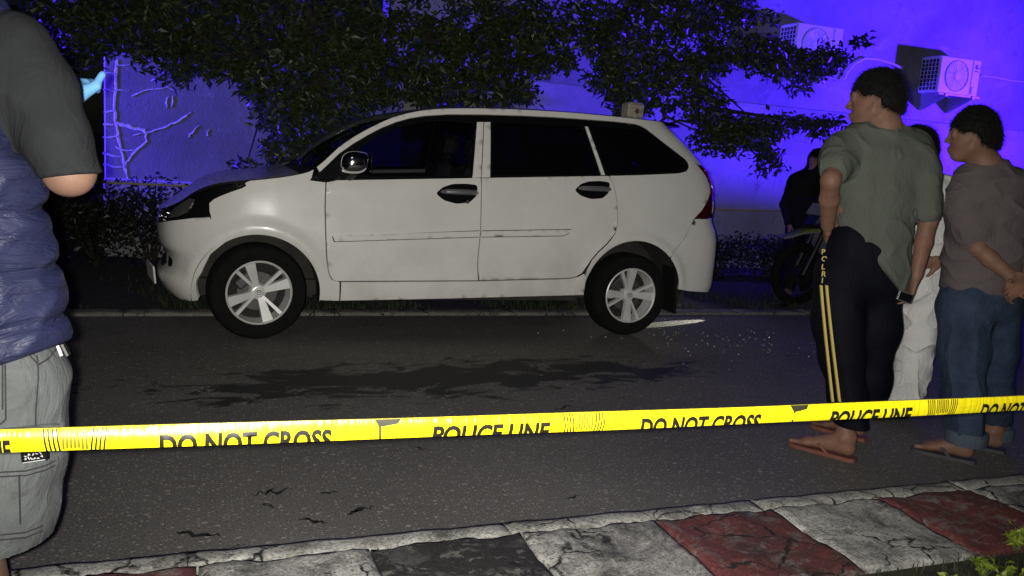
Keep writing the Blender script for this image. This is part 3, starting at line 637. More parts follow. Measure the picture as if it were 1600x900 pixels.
# ------------------------------------------------------------------ walls behind the car
def wall_mat(name, base, seed=0, hi=1.35):
    t = NT(name); p = t.mapping(t.geo(), loc=(seed*5.3, 0, seed*2.9))
    a = t.noise(p, .9, 7, .62, .4); b = t.noise(p, 6, 6, .7); g = t.noise(p, 40, 4, .6)
    c = t.mix(t.ramp(a, [(.32, 0), (.70, 1)]), tuple(x*.72 for x in base), tuple(x*hi for x in base))
    drip = t.ramp(t.noise(t.mapping(p, (3.2, 1, .35)), 2.0, 6, .7), [(.55, 0), (.78, 1)]); c = t.mix(t.math('MULTIPLY', drip, .35), c, tuple(x*.45 for x in base))
    mould = t.ramp(t.math('ADD', b, t.math('MULTIPLY', t.math('SUBTRACT', a, .5), .6)), [(.60, 0), (.74, 1)]); c = t.mix(t.math('MULTIPLY', mould, .45), c, (.05, .05, .05))
    pale = t.ramp(t.noise(t.mapping(p, (1, 1, 1.3), (3, 0, 8)), 1.6, 6, .7, .7), [(.58, 0), (.68, 1)]); c = t.mix(t.math('MULTIPLY', pale, .35), c, (.52, .52, .52))
    t.set(Base_Color=c, Roughness=.88); t.bump(t.math('ADD', t.math('MULTIPLY', b, .6), t.math('MULTIPLY', g, .35)), .55, .012); return t.m
M_WALLUP = wall_mat('weathered_render', (.225, .225, .225), 0, 1.5)
M_WALLLOW = wall_mat('pale_limewashed_render', (.27, .27, .27), 3)
M_WALLLEFT = wall_mat('stained_plaster', (.21, .215, .225), 7, 1.15)
M_RIDGE = plain('filler_plaster', (.62, .62, .62), .9, var=.3, vscale=30, bump=.5, bscale=80)
bld = empty('building', (10, 9.4, 0), 0, 'tall windowless rendered building wall lit deep blue behind the trees', 'building')
mb = MB(); mb.box((5.9, .15, 3.4), (28, .30, 7.2)); mb.build('upper_wall', M_WALLUP, bld)
mb = MB(); mb.box((5.9, -.06, 1.05), (28.02, .12, 2.15), bev=.012); mb.build('lower_wall', M_WALLLOW, bld)
bwl = empty('boundary_wall', (.6, 9.2, 0), 0, 'stained blue lit boundary wall with branching plaster repairs beside the left tree', 'wall')
mb = MB(); mb.box((0, .10, .98), (2.95, .20, 2.0), bev=.012); mb.build('wall_face', M_WALLLEFT, bwl)
mb = MB(); mb.box((0, -.035, .38), (2.96, .07, .78), bev=.01); mb.build('plinth', M_WALLLOW, bwl)
# filler run along the cracks of the plaster, each line a low ridge
def ridge(pts, w):
    P = [at_y(x, y, 9.2) for x, y in pts]; Q = []
    rnd = random.Random(int(pts[0][0]*7+pts[0][1]))
    for a, b in zip(P, P[1:]):
        for k in range(4): t = k/4; Q.append(a+(b-a)*t+np.array([rnd.uniform(-.008, .008), 0, rnd.uniform(-.008, .008)]))
    Q.append(P[-1]); mb = MB(); n = len(Q); v = []; f = []
    for i, p in enumerate(Q):
        d = Q[min(i+1, n-1)]-Q[max(i-1, 0)]; d = d/(np.linalg.norm(d)+1e-9); nn = np.array([-d[2], 0, d[0]]); ww = w*rnd.uniform(.65, 1.25)*(1 if i < n-2 else .5)
        q = p-np.array([.6, 9.2, 0]); v += [q+nn*ww+[0, .001, 0], q+nn*ww*.6+[0, -.0035, 0], q-nn*ww*.6+[0, -.0035, 0], q-nn*ww+[0, .001, 0]]
    for i in range(n-1):
        for k in range(3): f.append((i*4+k, i*4+k+1, i*4+4+k+1, i*4+4+k))
    mb.add(v, f); mb.build('plaster_ridge', M_RIDGE, bwl)
for pts, w in (([(181, 92), (182, 130), (179, 170), (181, 195), (186, 220), (193, 250), (200, 280)], .022), ([(183, 192), (200, 197), (222, 203), (229, 208)], .028), ([(229, 208), (255, 200), (280, 188), (298, 176)], .014),
               ([(229, 206), (228, 222), (212, 235), (200, 250), (193, 265)], .016), ([(162, 175), (181, 173)], .018), ([(162, 195), (181, 196)], .022), ([(162, 215), (184, 213)], .014), ([(162, 240), (190, 245)], .02), ([(162, 258), (196, 262)], .016), ([(162, 140), (181, 141)], .012), ([(162, 112), (181, 116)], .012),
               ([(182, 141), (202, 141)], .010), ([(206, 150), (230, 140), (262, 136), (280, 143)], .010), ([(288, 130), (298, 133)], .010), ([(262, 152), (260, 170)], .012), ([(270, 150), (268, 168)], .012), ([(294, 214), (300, 207), (311, 196)], .009), ([(323, 212), (326, 202)], .009),
               ([(207, 212), (222, 209)], .012), ([(181, 230), (198, 236), (212, 234)], .012), ([(182, 103), (203, 101)], .010)):
    ridge(pts, w*.62)

# air conditioners on the wall
M_ACW = plain('white_enamel', (.62, .62, .62), .35, var=.06, vscale=12)
M_ACG = plain('grey_fan_grille', (.42, .42, .44), .5)
M_ACD = plain('dark_coil', (.02, .02, .022), .6)
M_BRKT = plain('galvanised_bracket', (.32, .32, .33), .5, .4, var=.2)
def aircon(x0, x1, z0, z1, label, emblem=True):
    a = empty('air_conditioner', (x0, 9.02, z0), 0, label, 'air conditioner'); w, h = x1-x0, z1-z0; d = .36
    mb = MB(); mb.box((w/2, d/2, h/2), (w, d-.012, h), bev=.012); mb.build('casing', M_ACW, a)
    cx, cz, r = w*.42, h*.50, h*.40
    mb = MB(); mb.lathe([(r+.012, -.002), (r+.006, -.012), (r, -.006), (r-.006, .004), (0, .004)], (cx, .004, cz), 'y', 36); fan = mb.build('fan_grille', M_ACG, a)
    mb = MB()
    for k in range(1, 7): rr = r*k/7; mb.tube([(cx+rr*cos(t), -.010, cz+rr*sin(t)) for t in np.linspace(0, 2*pi, 33)], .003, 5, False)
    for k in range(16): t = 2*pi*k/16; mb.tube([(cx+.05*cos(t), -.010, cz+.05*sin(t)), (cx+r*cos(t), -.010, cz+r*sin(t))], .003, 5, False)
    mb.build('grille_bars', M_ACW, fan)
    mb = MB(); mb.lathe([(0, -.018), (.045, -.016), (.055, -.008)], (cx, 0, cz), 'y', 20); mb.build('fan_hub', M_ACW, fan)
    mb = MB(); mb.box((w*.885, -.004, h*.16), (.10, .02, .10), bev=.004); mb.build('service_cover', M_ACW, a)
    mb = MB(); mb.box((w*.80, -.001, h*.5), (.006, .006, h*.92)); mb.build('panel_seam', M_ACG, a)
    if emblem:
        mb = MB(); mb.lathe([(.030, -.003), (.014, -.003)], (w*.90, .002, h*.80), 'y', 20, radians(40), radians(330)); mb.box((w*.90+.012, -.001, h*.80-.008), (.03, .004, .01)); mb.build('emblem', plain('dark_blue_emblem', (.02, .03, .12), .4), a)
        mb = MB(); mb.box((w*.90, -.001, h*.68), (.06, .004, .012)); mb.build('name_plate', M_ACD, a)
    # open coil side with wire guard
    mb = MB(); mb.box((-.0015, d/2, h/2), (.006, d*.82, h*.84)); coil = mb.build('coil', M_ACD, a)
    mb = MB()
    for k in range(6): mb.box((-.008, .03+(d-.06)*k/5, h/2), (.008, .008, h*.86))
    for k in range(9): mb.box((-.0085, d/2, h*.08+h*.84*k/8), (.006, d*.84, .007))
    mb.build('coil_guard', M_ACW, coil)
    for u in (.16, .84):
        mb = MB(); mb.box((w*u, d/2-.02, -.022), (.045, d+.06, .035)); mb.prism([(-.05, -.04), (d+.02, -.04), (d+.02, -.22), (d-.02, -.22)], lambda p, q, t: (w*u+t, p, q), -.004, .004); mb.build('bracket', M_BRKT, a)
    mb = MB(); mb.box((w/2, -.01, -.012), (w*1.02, .05, .022)); mb.build('support_rail', M_BRKT, a)
    return a
aircon(9.37, 10.09, 2.49, 2.985, 'white outdoor air conditioner in clear view above the mauve shirted man')
aircon(6.98, 7.69, 2.65, 3.14, 'white outdoor air conditioner half hidden by leaves higher on the wall', False)
M_PIPE = plain('pale_pipe_lagging', (.55, .55, .53), .7)
def wire(name, pts, Y, r, mat, label, cat):
    mb = MB(); Q = [at_y(x, y, Y) for x, y in pts]; mb.tube(Q, r, 7); o = mb.build(name, mat); return tag(o, label, cat)
wire('drain_hose', [(1410, 107), (1395, 100), (1372, 93), (1352, 91), (1335, 100), (1325, 112), (1318, 125)], 9.36, .016, M_PIPE, 'pale hose looping over the wall left of the clear air conditioner', 'hose')
wire('cable', [(1534, 118), (1556, 121), (1580, 126), (1600, 128), (1650, 134)], 9.37, .010, M_PIPE, 'thin pale cable running right from the clear air conditioner', 'cable')

# ------------------------------------------------------------------ foliage
def leaf_mat(name, c0, c1, rough=.42):
    t = NT(name); at = t.n('ShaderNodeAttribute'); at.attribute_name = 'tone'
    t.set(Base_Color=t.mix(at.outputs['Fac'], c0, c1), Roughness=rough); t.b.inputs['Specular IOR Level'].default_value = .45
    return t.m
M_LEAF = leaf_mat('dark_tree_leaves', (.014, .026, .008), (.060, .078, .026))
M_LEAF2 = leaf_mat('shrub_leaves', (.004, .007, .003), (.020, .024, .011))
M_LEAFY = leaf_mat('yellow_green_weed_leaves', (.11, .17, .015), (.30, .34, .04), .5)
M_BARK = plain('grey_brown_bark', (.030, .022, .017), .9, var=.4, vscale=14, bump=.7, bscale=40, bdist=.01)
def leaves(name, C, size, seed, mat, parent, up=.25, lw=.5):
    """C: (n,3) leaf bases; each leaf is a folded blade of two quads"""
    rs = np.random.RandomState(seed); n = len(C)
    d = rs.normal(size=(n, 3)); d[:, 2] = d[:, 2]*.7-up; d /= np.linalg.norm(d, axis=1, keepdims=True)
    q = rs.normal(size=(n, 3)); q[:, 2] += .9; b = np.cross(d, q); b /= np.linalg.norm(b, axis=1, keepdims=True)+1e-9; nn = np.cross(b, d)
    L = (size*rs.uniform(.6, 1.3, n))[:, None]; W = L*lw*rs.uniform(.8, 1.15, (n, 1))
    v = np.stack([C, C+d*L*.42+b*W*.5+nn*L*.10, C+d*L*.46-nn*L*.03, C+d*L*.42-b*W*.5+nn*L*.10, C+d*L-nn*L*.10], 1).reshape(-1, 3)
    i = (np.arange(n)*5)[:, None]; F = np.concatenate([i+np.array([[0, 1, 2]]), i+np.array([[0, 2, 3]]), i+np.array([[1, 4, 2]]), i+np.array([[2, 4, 3]])], 0)
    me = fast_mesh(name, v, F, False); a = me.attributes.new('tone', 'FLOAT', 'POINT'); a.data.foreach_set('value', np.repeat(np.clip(rs.normal(.42, .28, n), 0, 1), 5).astype(np.float32))
    return link(name, me, mat, parent)
def blob(c, r, n, rs, shell=.5):
    d = rs.normal(size=(n, 3)); d /= np.linalg.norm(d, axis=1, keepdims=True); t = rs.rand(n)**shell
    return np.array(c)+d*t[:, None]*np.array(r)
def tree(name, label, base, height, limbs, seed, clumps, leaf=.082, dens=.9):
    """limbs: lists of world points (grow from the trunk); clumps: (px,py,Y, rx_px, ry_px, n) leaf clumps measured in the photo"""
    rs = np.random.RandomState(seed); rnd = random.Random(seed)
    t = empty(name, base, 0, label, 'tree'); B = np.array(base)
    mb = MB(); k = 8; path = [(rnd.uniform(-.05, .05)*i/3, rnd.uniform(-.05, .05)*i/3, height*i/k) for i in range(k+1)]; mb.tube(path, [.13*(1-.62*i/k)+(.06 if i == 0 else 0) for i in range(k+1)], 12)
    mb.build('trunk', M_BARK, t); P = []; tw = MB(); nb = 0
    for px, py, Y, rx, ry, n in clumps:
        c = at_y(px, py, Y); D = (c-CC)@CF; R = (rx*D/CAM_F, .22+.35*rx*D/CAM_F*.5, ry*D/CAM_F)
        # each clump is a handful of small sprays
        m = max(3, int(n*dens/26)); sub = blob(c, R, m, rs, .42)
        for s_ in sub: P.append(blob(s_, (.13, .13, .09), int(26), rs, .6))
        # limb from the trunk top to the clump and twigs to its sprays
        st = B+np.array([0, 0, height*rnd.uniform(.55, .98)]); mid = (st+c)/2; mid[2] = max(st[2], c[2])+rnd.uniform(.05, .25)
        if np.linalg.norm(c-st) < 1.7: tw.tube([st-B, mid-B, c-B], [.026, .015, .006], 7)
        for s_ in sub[:14]: tw.tube([c-B, (c+s_)/2-B+np.array([0, 0, .04]), s_-B], [.008, .005, .003], 5, False)
    for L in limbs: tw.tube([np.array(p)-B for p in L], np.linspace(.028, .006, len(L)), 7)
    tw.build('limbs', M_BARK, t)
    leaves('crown', np.concatenate(P)-B, leaf, seed, M_LEAF, t)
    return t
tree('ficus_tree', 'dark leafy tree drooping over the stained wall at upper left', (1.05, 8.45, 0), 2.5, [[at_y(510, 150, 8.4), at_y(520, 90, 8.4), at_y(525, 40, 8.4)], [at_y(445, 200, 8.4), at_y(455, 120, 8.4), at_y(470, 60, 8.4)]], 5,
     [(520, 200, 8.0, 40, 26, 420), (470, 130, 8.2, 85, 45, 1500), (430, 165, 8.2, 45, 40, 800), (520, 160, 8.2, 60, 34, 900), (455, 215, 8.2, 30, 40, 520), (425, 235, 8.2, 26, 26, 240), (480, 230, 8.2, 18, 28, 260), (400, 120, 8.2, 60, 30, 700), (330, 100, 8.2, 70, 22, 500), (275, 112, 8.2, 28, 18, 200), (300, 50, 8.3, 130, 60, 1700), (180, 50, 8.4, 120, 55, 1500), (450, 50, 8.3, 110, 60, 1600), (90, 40, 8.5, 90, 60, 1200), (60, 110, 8.6, 60, 50, 500), (560, 80, 8.3, 70, 60, 1100), (180, -20, 8.5, 200, 40, 1500), (430, -20, 8.5, 180, 40, 1500), (540, 150, 8.3, 30, 30, 300), (385, 255, 8.3, 14, 22, 90)])
tree('spreading_tree', 'broad dark tree whose foliage hangs right above the car roof', (2.9, 8.5, 0), 2.6, [[at_y(825, 165, 8.3), at_y(826, 130, 8.3), at_y(822, 95, 8.3)]], 6,
     [(620, 110, 8.3, 80, 55, 1500), (590, 155, 8.3, 50, 28, 600), (700, 125, 8.3, 80, 42, 1400), (770, 100, 8.3, 70, 55, 1500), (800, 150, 8.3, 50, 22, 420), (660, 60, 8.4, 90, 38, 1300), (770, 40, 8.4, 100, 50, 1600), (870, 50, 8.3, 80, 50, 1400), (850, 95, 8.3, 50, 20, 420), (960, 40, 8.3, 80, 50, 1300), (640, -15, 8.6, 40, 18, 160), (780, -25, 8.5, 130, 40, 1400), (940, -25, 8.5, 120, 40, 1300), (690, 160, 8.3, 60, 14, 350), (560, 30, 8.5, 60, 60, 800)])
tree('leafy_tree', 'tree with long leafy branches reaching right towards the air conditioners', (4.35, 8.45, 0), 2.4, [[at_y(1080, 90, 8.2), at_y(1160, 95, 8.1), at_y(1230, 92, 8.0), at_y(1300, 75, 8.0)], [at_y(1080, 165, 8.2), at_y(1170, 178, 8.1), at_y(1250, 190, 8.0), at_y(1305, 200, 8.0)], [at_y(1080, 180, 8.2), at_y(1160, 215, 8.1), at_y(1190, 255, 8.0)]], 7,
     [(965, 125, 7.95, 55, 45, 1100), (985, 80, 7.95, 60, 40, 900), (1200, 200, 8.0, 60, 20, 420), (1150, 205, 8.05, 60, 30, 500), (1270, 194, 8.0, 45, 12, 260), (1200, 85, 8.0, 70, 26, 500), (1285, 95, 8.0, 45, 26, 300), (950, 120, 8.2, 45, 45, 700), (1010, 90, 8.2, 70, 50, 1100), (1060, 40, 8.2, 80, 45, 1200), (1150, 15, 8.2, 70, 24, 700), (1000, 150, 8.2, 50, 30, 500), (1090, 100, 8.1, 60, 30, 800), (1150, 85, 8.1, 55, 26, 620), (1210, 95, 8.0, 50, 24, 520), (1260, 100, 8.0, 45, 22, 420), (1300, 85, 8.0, 34, 24, 260), (1335, 65, 8.0, 18, 16, 90), (1250, 130, 8.0, 30, 12, 130), (1090, 160, 8.1, 60, 30, 700), (1130, 190, 8.1, 55, 28, 620), (1185, 195, 8.0, 40, 18, 300), (1235, 188, 8.0, 36, 10, 180), (1285, 198, 8.0, 32, 14, 190), (1160, 225, 8.0, 45, 24, 420), (1200, 250, 8.0, 28, 22, 240), (1110, 215, 8.0, 40, 22, 300), (1080, 10, 8.3, 120, 40, 1200), (1050, 130, 8.1, 40, 40, 420), (1180, 55, 8.1, 30, 14, 140)])

# low shrubs in the dark strip between the verge and the walls
rs = np.random.RandomState(77)
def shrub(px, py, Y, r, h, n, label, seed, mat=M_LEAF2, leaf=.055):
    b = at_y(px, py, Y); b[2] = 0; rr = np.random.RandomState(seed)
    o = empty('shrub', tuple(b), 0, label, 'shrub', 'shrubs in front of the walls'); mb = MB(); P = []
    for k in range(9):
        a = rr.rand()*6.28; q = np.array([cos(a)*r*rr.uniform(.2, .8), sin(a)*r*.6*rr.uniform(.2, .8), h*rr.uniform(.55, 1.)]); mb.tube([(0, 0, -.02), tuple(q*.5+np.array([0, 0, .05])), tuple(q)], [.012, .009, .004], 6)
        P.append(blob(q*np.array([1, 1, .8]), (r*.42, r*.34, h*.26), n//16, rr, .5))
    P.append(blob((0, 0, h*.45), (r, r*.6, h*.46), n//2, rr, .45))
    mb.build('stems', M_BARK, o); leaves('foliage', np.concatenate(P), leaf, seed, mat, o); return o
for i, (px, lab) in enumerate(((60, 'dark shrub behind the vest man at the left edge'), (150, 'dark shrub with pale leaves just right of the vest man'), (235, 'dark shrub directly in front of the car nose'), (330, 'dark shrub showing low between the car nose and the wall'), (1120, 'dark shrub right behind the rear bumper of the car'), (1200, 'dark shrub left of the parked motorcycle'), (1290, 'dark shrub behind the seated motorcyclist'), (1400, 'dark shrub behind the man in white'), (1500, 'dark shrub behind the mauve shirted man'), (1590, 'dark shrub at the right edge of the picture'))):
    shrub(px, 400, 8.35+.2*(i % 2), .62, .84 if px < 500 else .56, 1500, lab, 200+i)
# grass: uncountable blades along the far verge, and tufts on the near one
def blades(name, C, h, seed, mat, label, kind='stuff', w=.006, bend=.5):
    rr = np.random.RandomState(seed); n = len(C); a = rr.rand(n)*6.28; hh = h*rr.uniform(.5, 1.4, n); d = np.stack([np.cos(a), np.sin(a), 0*a], 1); b = np.stack([-np.sin(a), np.cos(a), 0*a], 1)*w*.5
    up = np.array([0, 0, 1.]); m = C+up*hh[:, None]*.6+d*(hh*bend*.25)[:, None]; t = C+up*hh[:, None]+d*(hh*bend)[:, None]
    v = np.stack([C-b, C+b, m+b*.8, m-b*.8, t], 1).reshape(-1, 3); i = (np.arange(n)*5)[:, None]
    F = np.concatenate([i+np.array([[0, 1, 2]]), i+np.array([[0, 2, 3]]), i+np.array([[3, 2, 4]])], 0)
    me = fast_mesh(name, v, F, False); at = me.attributes.new('tone', 'FLOAT', 'POINT'); at.data.foreach_set('value', np.repeat(rr.rand(n), 5).astype(np.float32))
    o = link(name, me, mat); tag(o, label, 'grass', kind=kind); return o
M_GRASS = leaf_mat('verge_grass', (.010, .020, .006), (.040, .055, .016), .7)
n = 9000; C = np.stack([rs.uniform(-3, 10, n), 6.42+np.abs(rs.normal(0, .55, n)), np.zeros(n)-.004], 1); C = C[(np.sin(C[:, 0]*2.3)+np.sin(C[:, 0]*5.1+C[:, 1]*3)) > -.9]
blades('grass', C, .055, 3, M_GRASS, 'thin grass growing on the dark strip behind the car')
# ------------------------------------------------------------------ people: bodies and clothes grown as smooth distance fields, then skinned
def unit(v): v = np.asarray(v, float); return v/(np.linalg.norm(v)+1e-12)
class Field:
    def __init__(s, lo, hi, h=.006):
        s.lo = np.asarray(lo, np.float32); s.h = h; s.n = np.maximum(4, np.ceil((np.asarray(hi)-lo)/h).astype(int)+1)
        s.F = np.full(s.n, .25, np.float32)
    def blk(s, lo, hi):
        a = np.clip(np.floor((np.asarray(lo)-s.lo)/s.h).astype(int), 0, s.n-1); b = np.clip(np.ceil((np.asarray(hi)-s.lo)/s.h).astype(int)+1, 1, s.n)
        if np.any(b <= a): return None, None
        g = [s.lo[i]+s.h*np.arange(a[i], b[i], dtype=np.float32) for i in range(3)]
        return (slice(a[0], b[0]), slice(a[1], b[1]), slice(a[2], b[2])), np.meshgrid(*g, indexing='ij', sparse=True)
    def put(s, sl, d, k, op):
        A = s.F[sl]
        if op == 'sub': d = -d; A2 = -A
        if op == 'add':
            if k > 0: hh = np.clip(.5+.5*(A-d)/k, 0, 1); s.F[sl] = A+(d-A)*hh-k*hh*(1-hh)
            else: s.F[sl] = np.minimum(A, d)
        else:
            if k > 0: hh = np.clip(.5+.5*(d-A)/k, 0, 1); s.F[sl] = A+(d-A)*hh+k*hh*(1-hh)
            else: s.F[sl] = np.maximum(A, d)
    def tube(s, secs, lat=(1, 0, 0), k=.02, op='add'):
        """secs: (point, rx, ry): rx along lat, ry across it"""
        for (a, ra, qa), (b, rb, qb) in zip(secs, secs[1:]):
            a = np.asarray(a, float); b = np.asarray(b, float); R = max(ra, rb, qa, qb)+k+.03
            sl, g = s.blk(np.minimum(a, b)-R, np.maximum(a, b)+R)
            if sl is None: continue
            ba = b-a; L2 = float(ba@ba)+1e-9; ax = unit(ba); l = unit(np.asarray(lat, float)-ax*(np.asarray(lat, float)@ax)); m = np.cross(ax, l)
            q = [g[i]-np.float32(a[i]) for i in range(3)]; t = np.clip((q[0]*ba[0]+q[1]*ba[1]+q[2]*ba[2])/L2, 0, 1)
            q = [q[i]-t*np.float32(ba[i]) for i in range(3)]
            u = q[0]*l[0]+q[1]*l[1]+q[2]*l[2]; v = q[0]*m[0]+q[1]*m[1]+q[2]*m[2]; w = q[0]*ax[0]+q[1]*ax[1]+q[2]*ax[2]
            rx = ra+(rb-ra)*t; ry = qa+(qb-qa)*t; mn = np.minimum(rx, ry)
            s.put(sl, ((np.sqrt((u/rx)**2+(v/ry)**2+(w/mn)**2)-1)*mn).astype(np.float32), k, op)
        return s
    def cap(s, a, b, ra, rb=None, k=.012, op='add'): rb = ra if rb is None else rb; return s.tube([(a, ra, ra), (b, rb, rb)], (.31, .2, .93), k, op)
    def ell(s, c, r, fr=None, k=.015, op='add'):
        c = np.asarray(c, float); R = max(r)+k+.03; sl, g = s.blk(c-R, c+R)
        if sl is None: return s
        fr = np.eye(3) if fr is None else fr; q = [g[i]-np.float32(c[i]) for i in range(3)]
        e = sum(((q[0]*fr[j][0]+q[1]*fr[j][1]+q[2]*fr[j][2])/r[j])**2 for j in range(3))
        s.put(sl, ((np.sqrt(e)-1)*min(r)).astype(np.float32), k, op); return s
    def cut(s, c, n, k=0):
        """keep the side the normal points away from"""
        n = unit(n); g = [s.lo[i]+s.h*np.arange(s.n[i], dtype=np.float32) for i in range(3)]
        d = ((g[0]-c[0])*n[0])[:, None, None]+((g[1]-c[1])*n[1])[None, :, None]+((g[2]-c[2])*n[2])[None, None, :]
        s.put((slice(None),)*3, d.astype(np.float32), k, 'max'); return s
    def warp(s, fn, band=.05):
        idx = np.argwhere(np.abs(s.F) < band); p = s.lo+s.h*idx
        s.F[idx[:, 0], idx[:, 1], idx[:, 2]] += fn(p).astype(np.float32); return s
    def mesh(s):
        F = s.F; S = F < 0; F[0], F[-1] = np.abs(F[0])+.01, np.abs(F[-1])+.01; S = F < 0
        c = np.zeros(np.array(F.shape)-1, np.uint8); off = [(i, j, k) for i in (0, 1) for j in (0, 1) for k in (0, 1)]
        n = c.shape
        for o in off: c += S[o[0]:o[0]+n[0], o[1]:o[1]+n[1], o[2]:o[2]+n[2]]
        act = (c > 0) & (c < 8); I = np.argwhere(act); ids = np.full(n, -1, np.int32); ids[act] = np.arange(len(I))
        val = {o: F[I[:, 0]+o[0], I[:, 1]+o[1], I[:, 2]+o[2]] for o in off}
        acc = np.zeros((len(I), 3), np.float32); cnt = np.zeros(len(I), np.float32)
        for a in off:
            for b in off:
                if a < b and sum(abs(x-y) for x, y in zip(a, b)) == 1:
                    fa, fb = val[a], val[b]; m = (fa < 0) != (fb < 0); t = np.where(m, fa/(fa-fb+1e-12), 0)
                    acc += np.where(m[:, None], np.array(a)+t[:, None]*(np.array(b)-np.array(a)), 0); cnt += m
        V = s.lo+s.h*(I+acc/np.maximum(cnt, 1)[:, None]); Q = []
        for ax in range(3):
            sl0 = [slice(None)]*3; sl1 = [slice(None)]*3; sl0[ax] = slice(0, -1); sl1[ax] = slice(1, None)
            E = np.argwhere(S[tuple(sl0)] != S[tuple(sl1)]); u, v = (ax+1) % 3, (ax+2) % 3
            E = E[(E[:, u] > 0) & (E[:, v] > 0) & (E[:, u] < n[u]) & (E[:, v] < n[v])]
            def cell(du, dv): e = E.copy(); e[:, u] -= du; e[:, v] -= dv; return ids[e[:, 0], e[:, 1], e[:, 2]]
            q = np.stack([cell(1, 1), cell(0, 1), cell(0, 0), cell(1, 0)], 1); ins = S[E[:, 0], E[:, 1], E[:, 2]]; q[~ins] = q[~ins][:, ::-1]; Q.append(q)
        Q = np.concatenate(Q); Q = Q[(Q >= 0).all(1)]
        return V, Q
    def build(s, name, mat, parent, org, relax=1):
        V, Q = s.mesh()
        for _ in range(relax):
            a = np.zeros_like(V); c = np.zeros(len(V))
            for i, j in ((0, 1), (1, 2), (2, 3), (3, 0)):
                for p_, q_ in ((i, j), (j, i)):
                    for ax in range(3): a[:, ax] += np.bincount(Q[:, p_], V[Q[:, q_], ax], len(V))
                    c += np.bincount(Q[:, p_], minlength=len(V))
            V = V*.45+a/np.maximum(c, 1)[:, None]*.55
        s.V, s.Q = V, Q
        return link(name, fast_mesh(name, V-np.asarray(org), Q), mat, parent)
def wob(seed, n, kmin, kmax, amp, bias=(1, 1, 1)):
    rs_ = np.random.RandomState(seed); K = rs_.normal(size=(n, 3))*np.array(bias); K /= np.linalg.norm(K, axis=1, keepdims=True); K *= rs_.uniform(kmin, kmax, (n, 1)); ph = rs_.rand(n)*6.28; M = rs_.normal(size=(n, 3))*kmin*.35
    def f(p): return amp*sum(np.sin(p@K[i]+ph[i]+1.3*np.sin(p@M[i]+ph[-1-i])) for i in range(n))/sqrt(n)
    return f
def folds(seed, n, kmin, kmax, amp, bias=(1, 1, 1), sharpness=2.2):
    w_ = wob(seed, n, kmin, kmax, 1., bias)
    def f(p): v = w_(p); return -amp*(np.exp(-sharpness*np.abs(v))-.35)
    return f
def bounds(A, x0, x1, y0, y1, dz, extra=()):
    P = [A(x, y, o) for x in (x0, x1) for y in (y0, y1) for o in (-dz, dz)]+list(extra); return np.min(P, 0)-.03, np.max(P, 0)+.03
def at_d(px, py, depth):
    d = ray(px, py); return CC+d*(depth/(d@_H))

def skin_mat(name, col):
    t = NT(name); c = t.coord(); n = t.noise(c, 14, 5, .6); t.set(Base_Color=t.mix(t.ramp(n, [(.3, 0), (.7, 1)]), tuple(x*.78 for x in col), tuple(x*1.12 for x in col)), Roughness=.58); t.b.inputs['Specular IOR Level'].default_value = .3
    t.b.inputs['Subsurface Weight'].default_value = .12; t.b.inputs['Subsurface Radius'].default_value = (.012, .005, .003); t.b.inputs['Subsurface Scale'].default_value = .6
    t.bump(t.noise(c, 220, 3), .15, .002); return t.m
def cloth_mat(name, col, rough=.9, var=.2, weave=.25, crease=.3, cs=(7, 7, 4), sheen=.0, vs=5):
    t = NT(name); c = t.coord(); n = t.noise(c, vs, 6, .65)
    t.set(Base_Color=t.mix(t.ramp(n, [(.3, 0), (.72, 1)]), tuple(x*(1-var) for x in col), tuple(min(1, x*(1+var)) for x in col)), Roughness=rough)
    t.b.inputs['Sheen Weight'].default_value = sheen; t.b.inputs['Specular IOR Level'].default_value = .12 if rough > .55 else .4
    h = t.math('ADD', t.math('MULTIPLY', t.noise(c, 420, 2), weave*.12), t.math('MULTIPLY', t.ramp(t.noise(t.mapping(c, cs), 1.6, 5, .55, 1.2), [(.35, 0), (.5, 1), (.65, 0)]), crease)); t.bump(h, .8, .008); return t.m
M_SKIN = skin_mat('brown_skin', (.215, .115, .078)); M_SKIN2 = skin_mat('tan_skin', (.27, .145, .10)); M_SKINL = skin_mat('warm_tan_skin', (.20, .115, .08))
M_HAIR = plain('black_hair', (.005, .0048, .005), .72, spec=.2)
M_OLIVE = cloth_mat('olive_cotton', (.098, .108, .093), var=.10)
M_MAUVE = cloth_mat('mauve_brown_cotton', (.115, .097, .102), var=.12)
M_NAVYT = cloth_mat('black_navy_polyester', (.0035, .004, .008), .75, .2, .1, .2, sheen=0)
M_YSTRIPE = plain('yellow_piping', (.55, .43, .12), .7)
M_WCLOTH = cloth_mat('white_cotton_drill', (.72, .715, .70), .85, .05, crease=.45)
M_DENIM = cloth_mat('faded_blue_denim', (.036, .052, .092), .92, .38, .5, .5, (6, 6, 3), vs=9)
M_DENIMC = cloth_mat('pale_denim_cuff', (.085, .105, .14), .92, .2)
M_VEST = cloth_mat('navy_nylon', (.022, .025, .066), .45, .18, .05, .45, (3.5, 3.5, 15), sheen=.0, vs=4)
M_TEE = cloth_mat('charcoal_cotton', (.017, .018, .020), .9, .12)
M_GDENIM = cloth_mat('grey_denim', (.125, .133, .135), .92, .18, .6, .35, vs=14)
M_SEAM = plain('dark_stitching', (.03, .03, .032), .9)
M_GLOVE = plain('blue_nitrile', (.16, .40, .72), .4, var=.1, vscale=20)
M_DARKCL = cloth_mat('black_jacket', (.006, .006, .007), .8, .2)
M_SOLE = plain('red_brown_rubber_sole', (.16, .055, .035), .7, var=.2, vscale=30); M_SOLE2 = plain('grey_rubber_sole', (.05, .05, .055), .7, var=.2, vscale=30)
M_SHOE = plain('black_leather', (.008, .008, .008), .35)

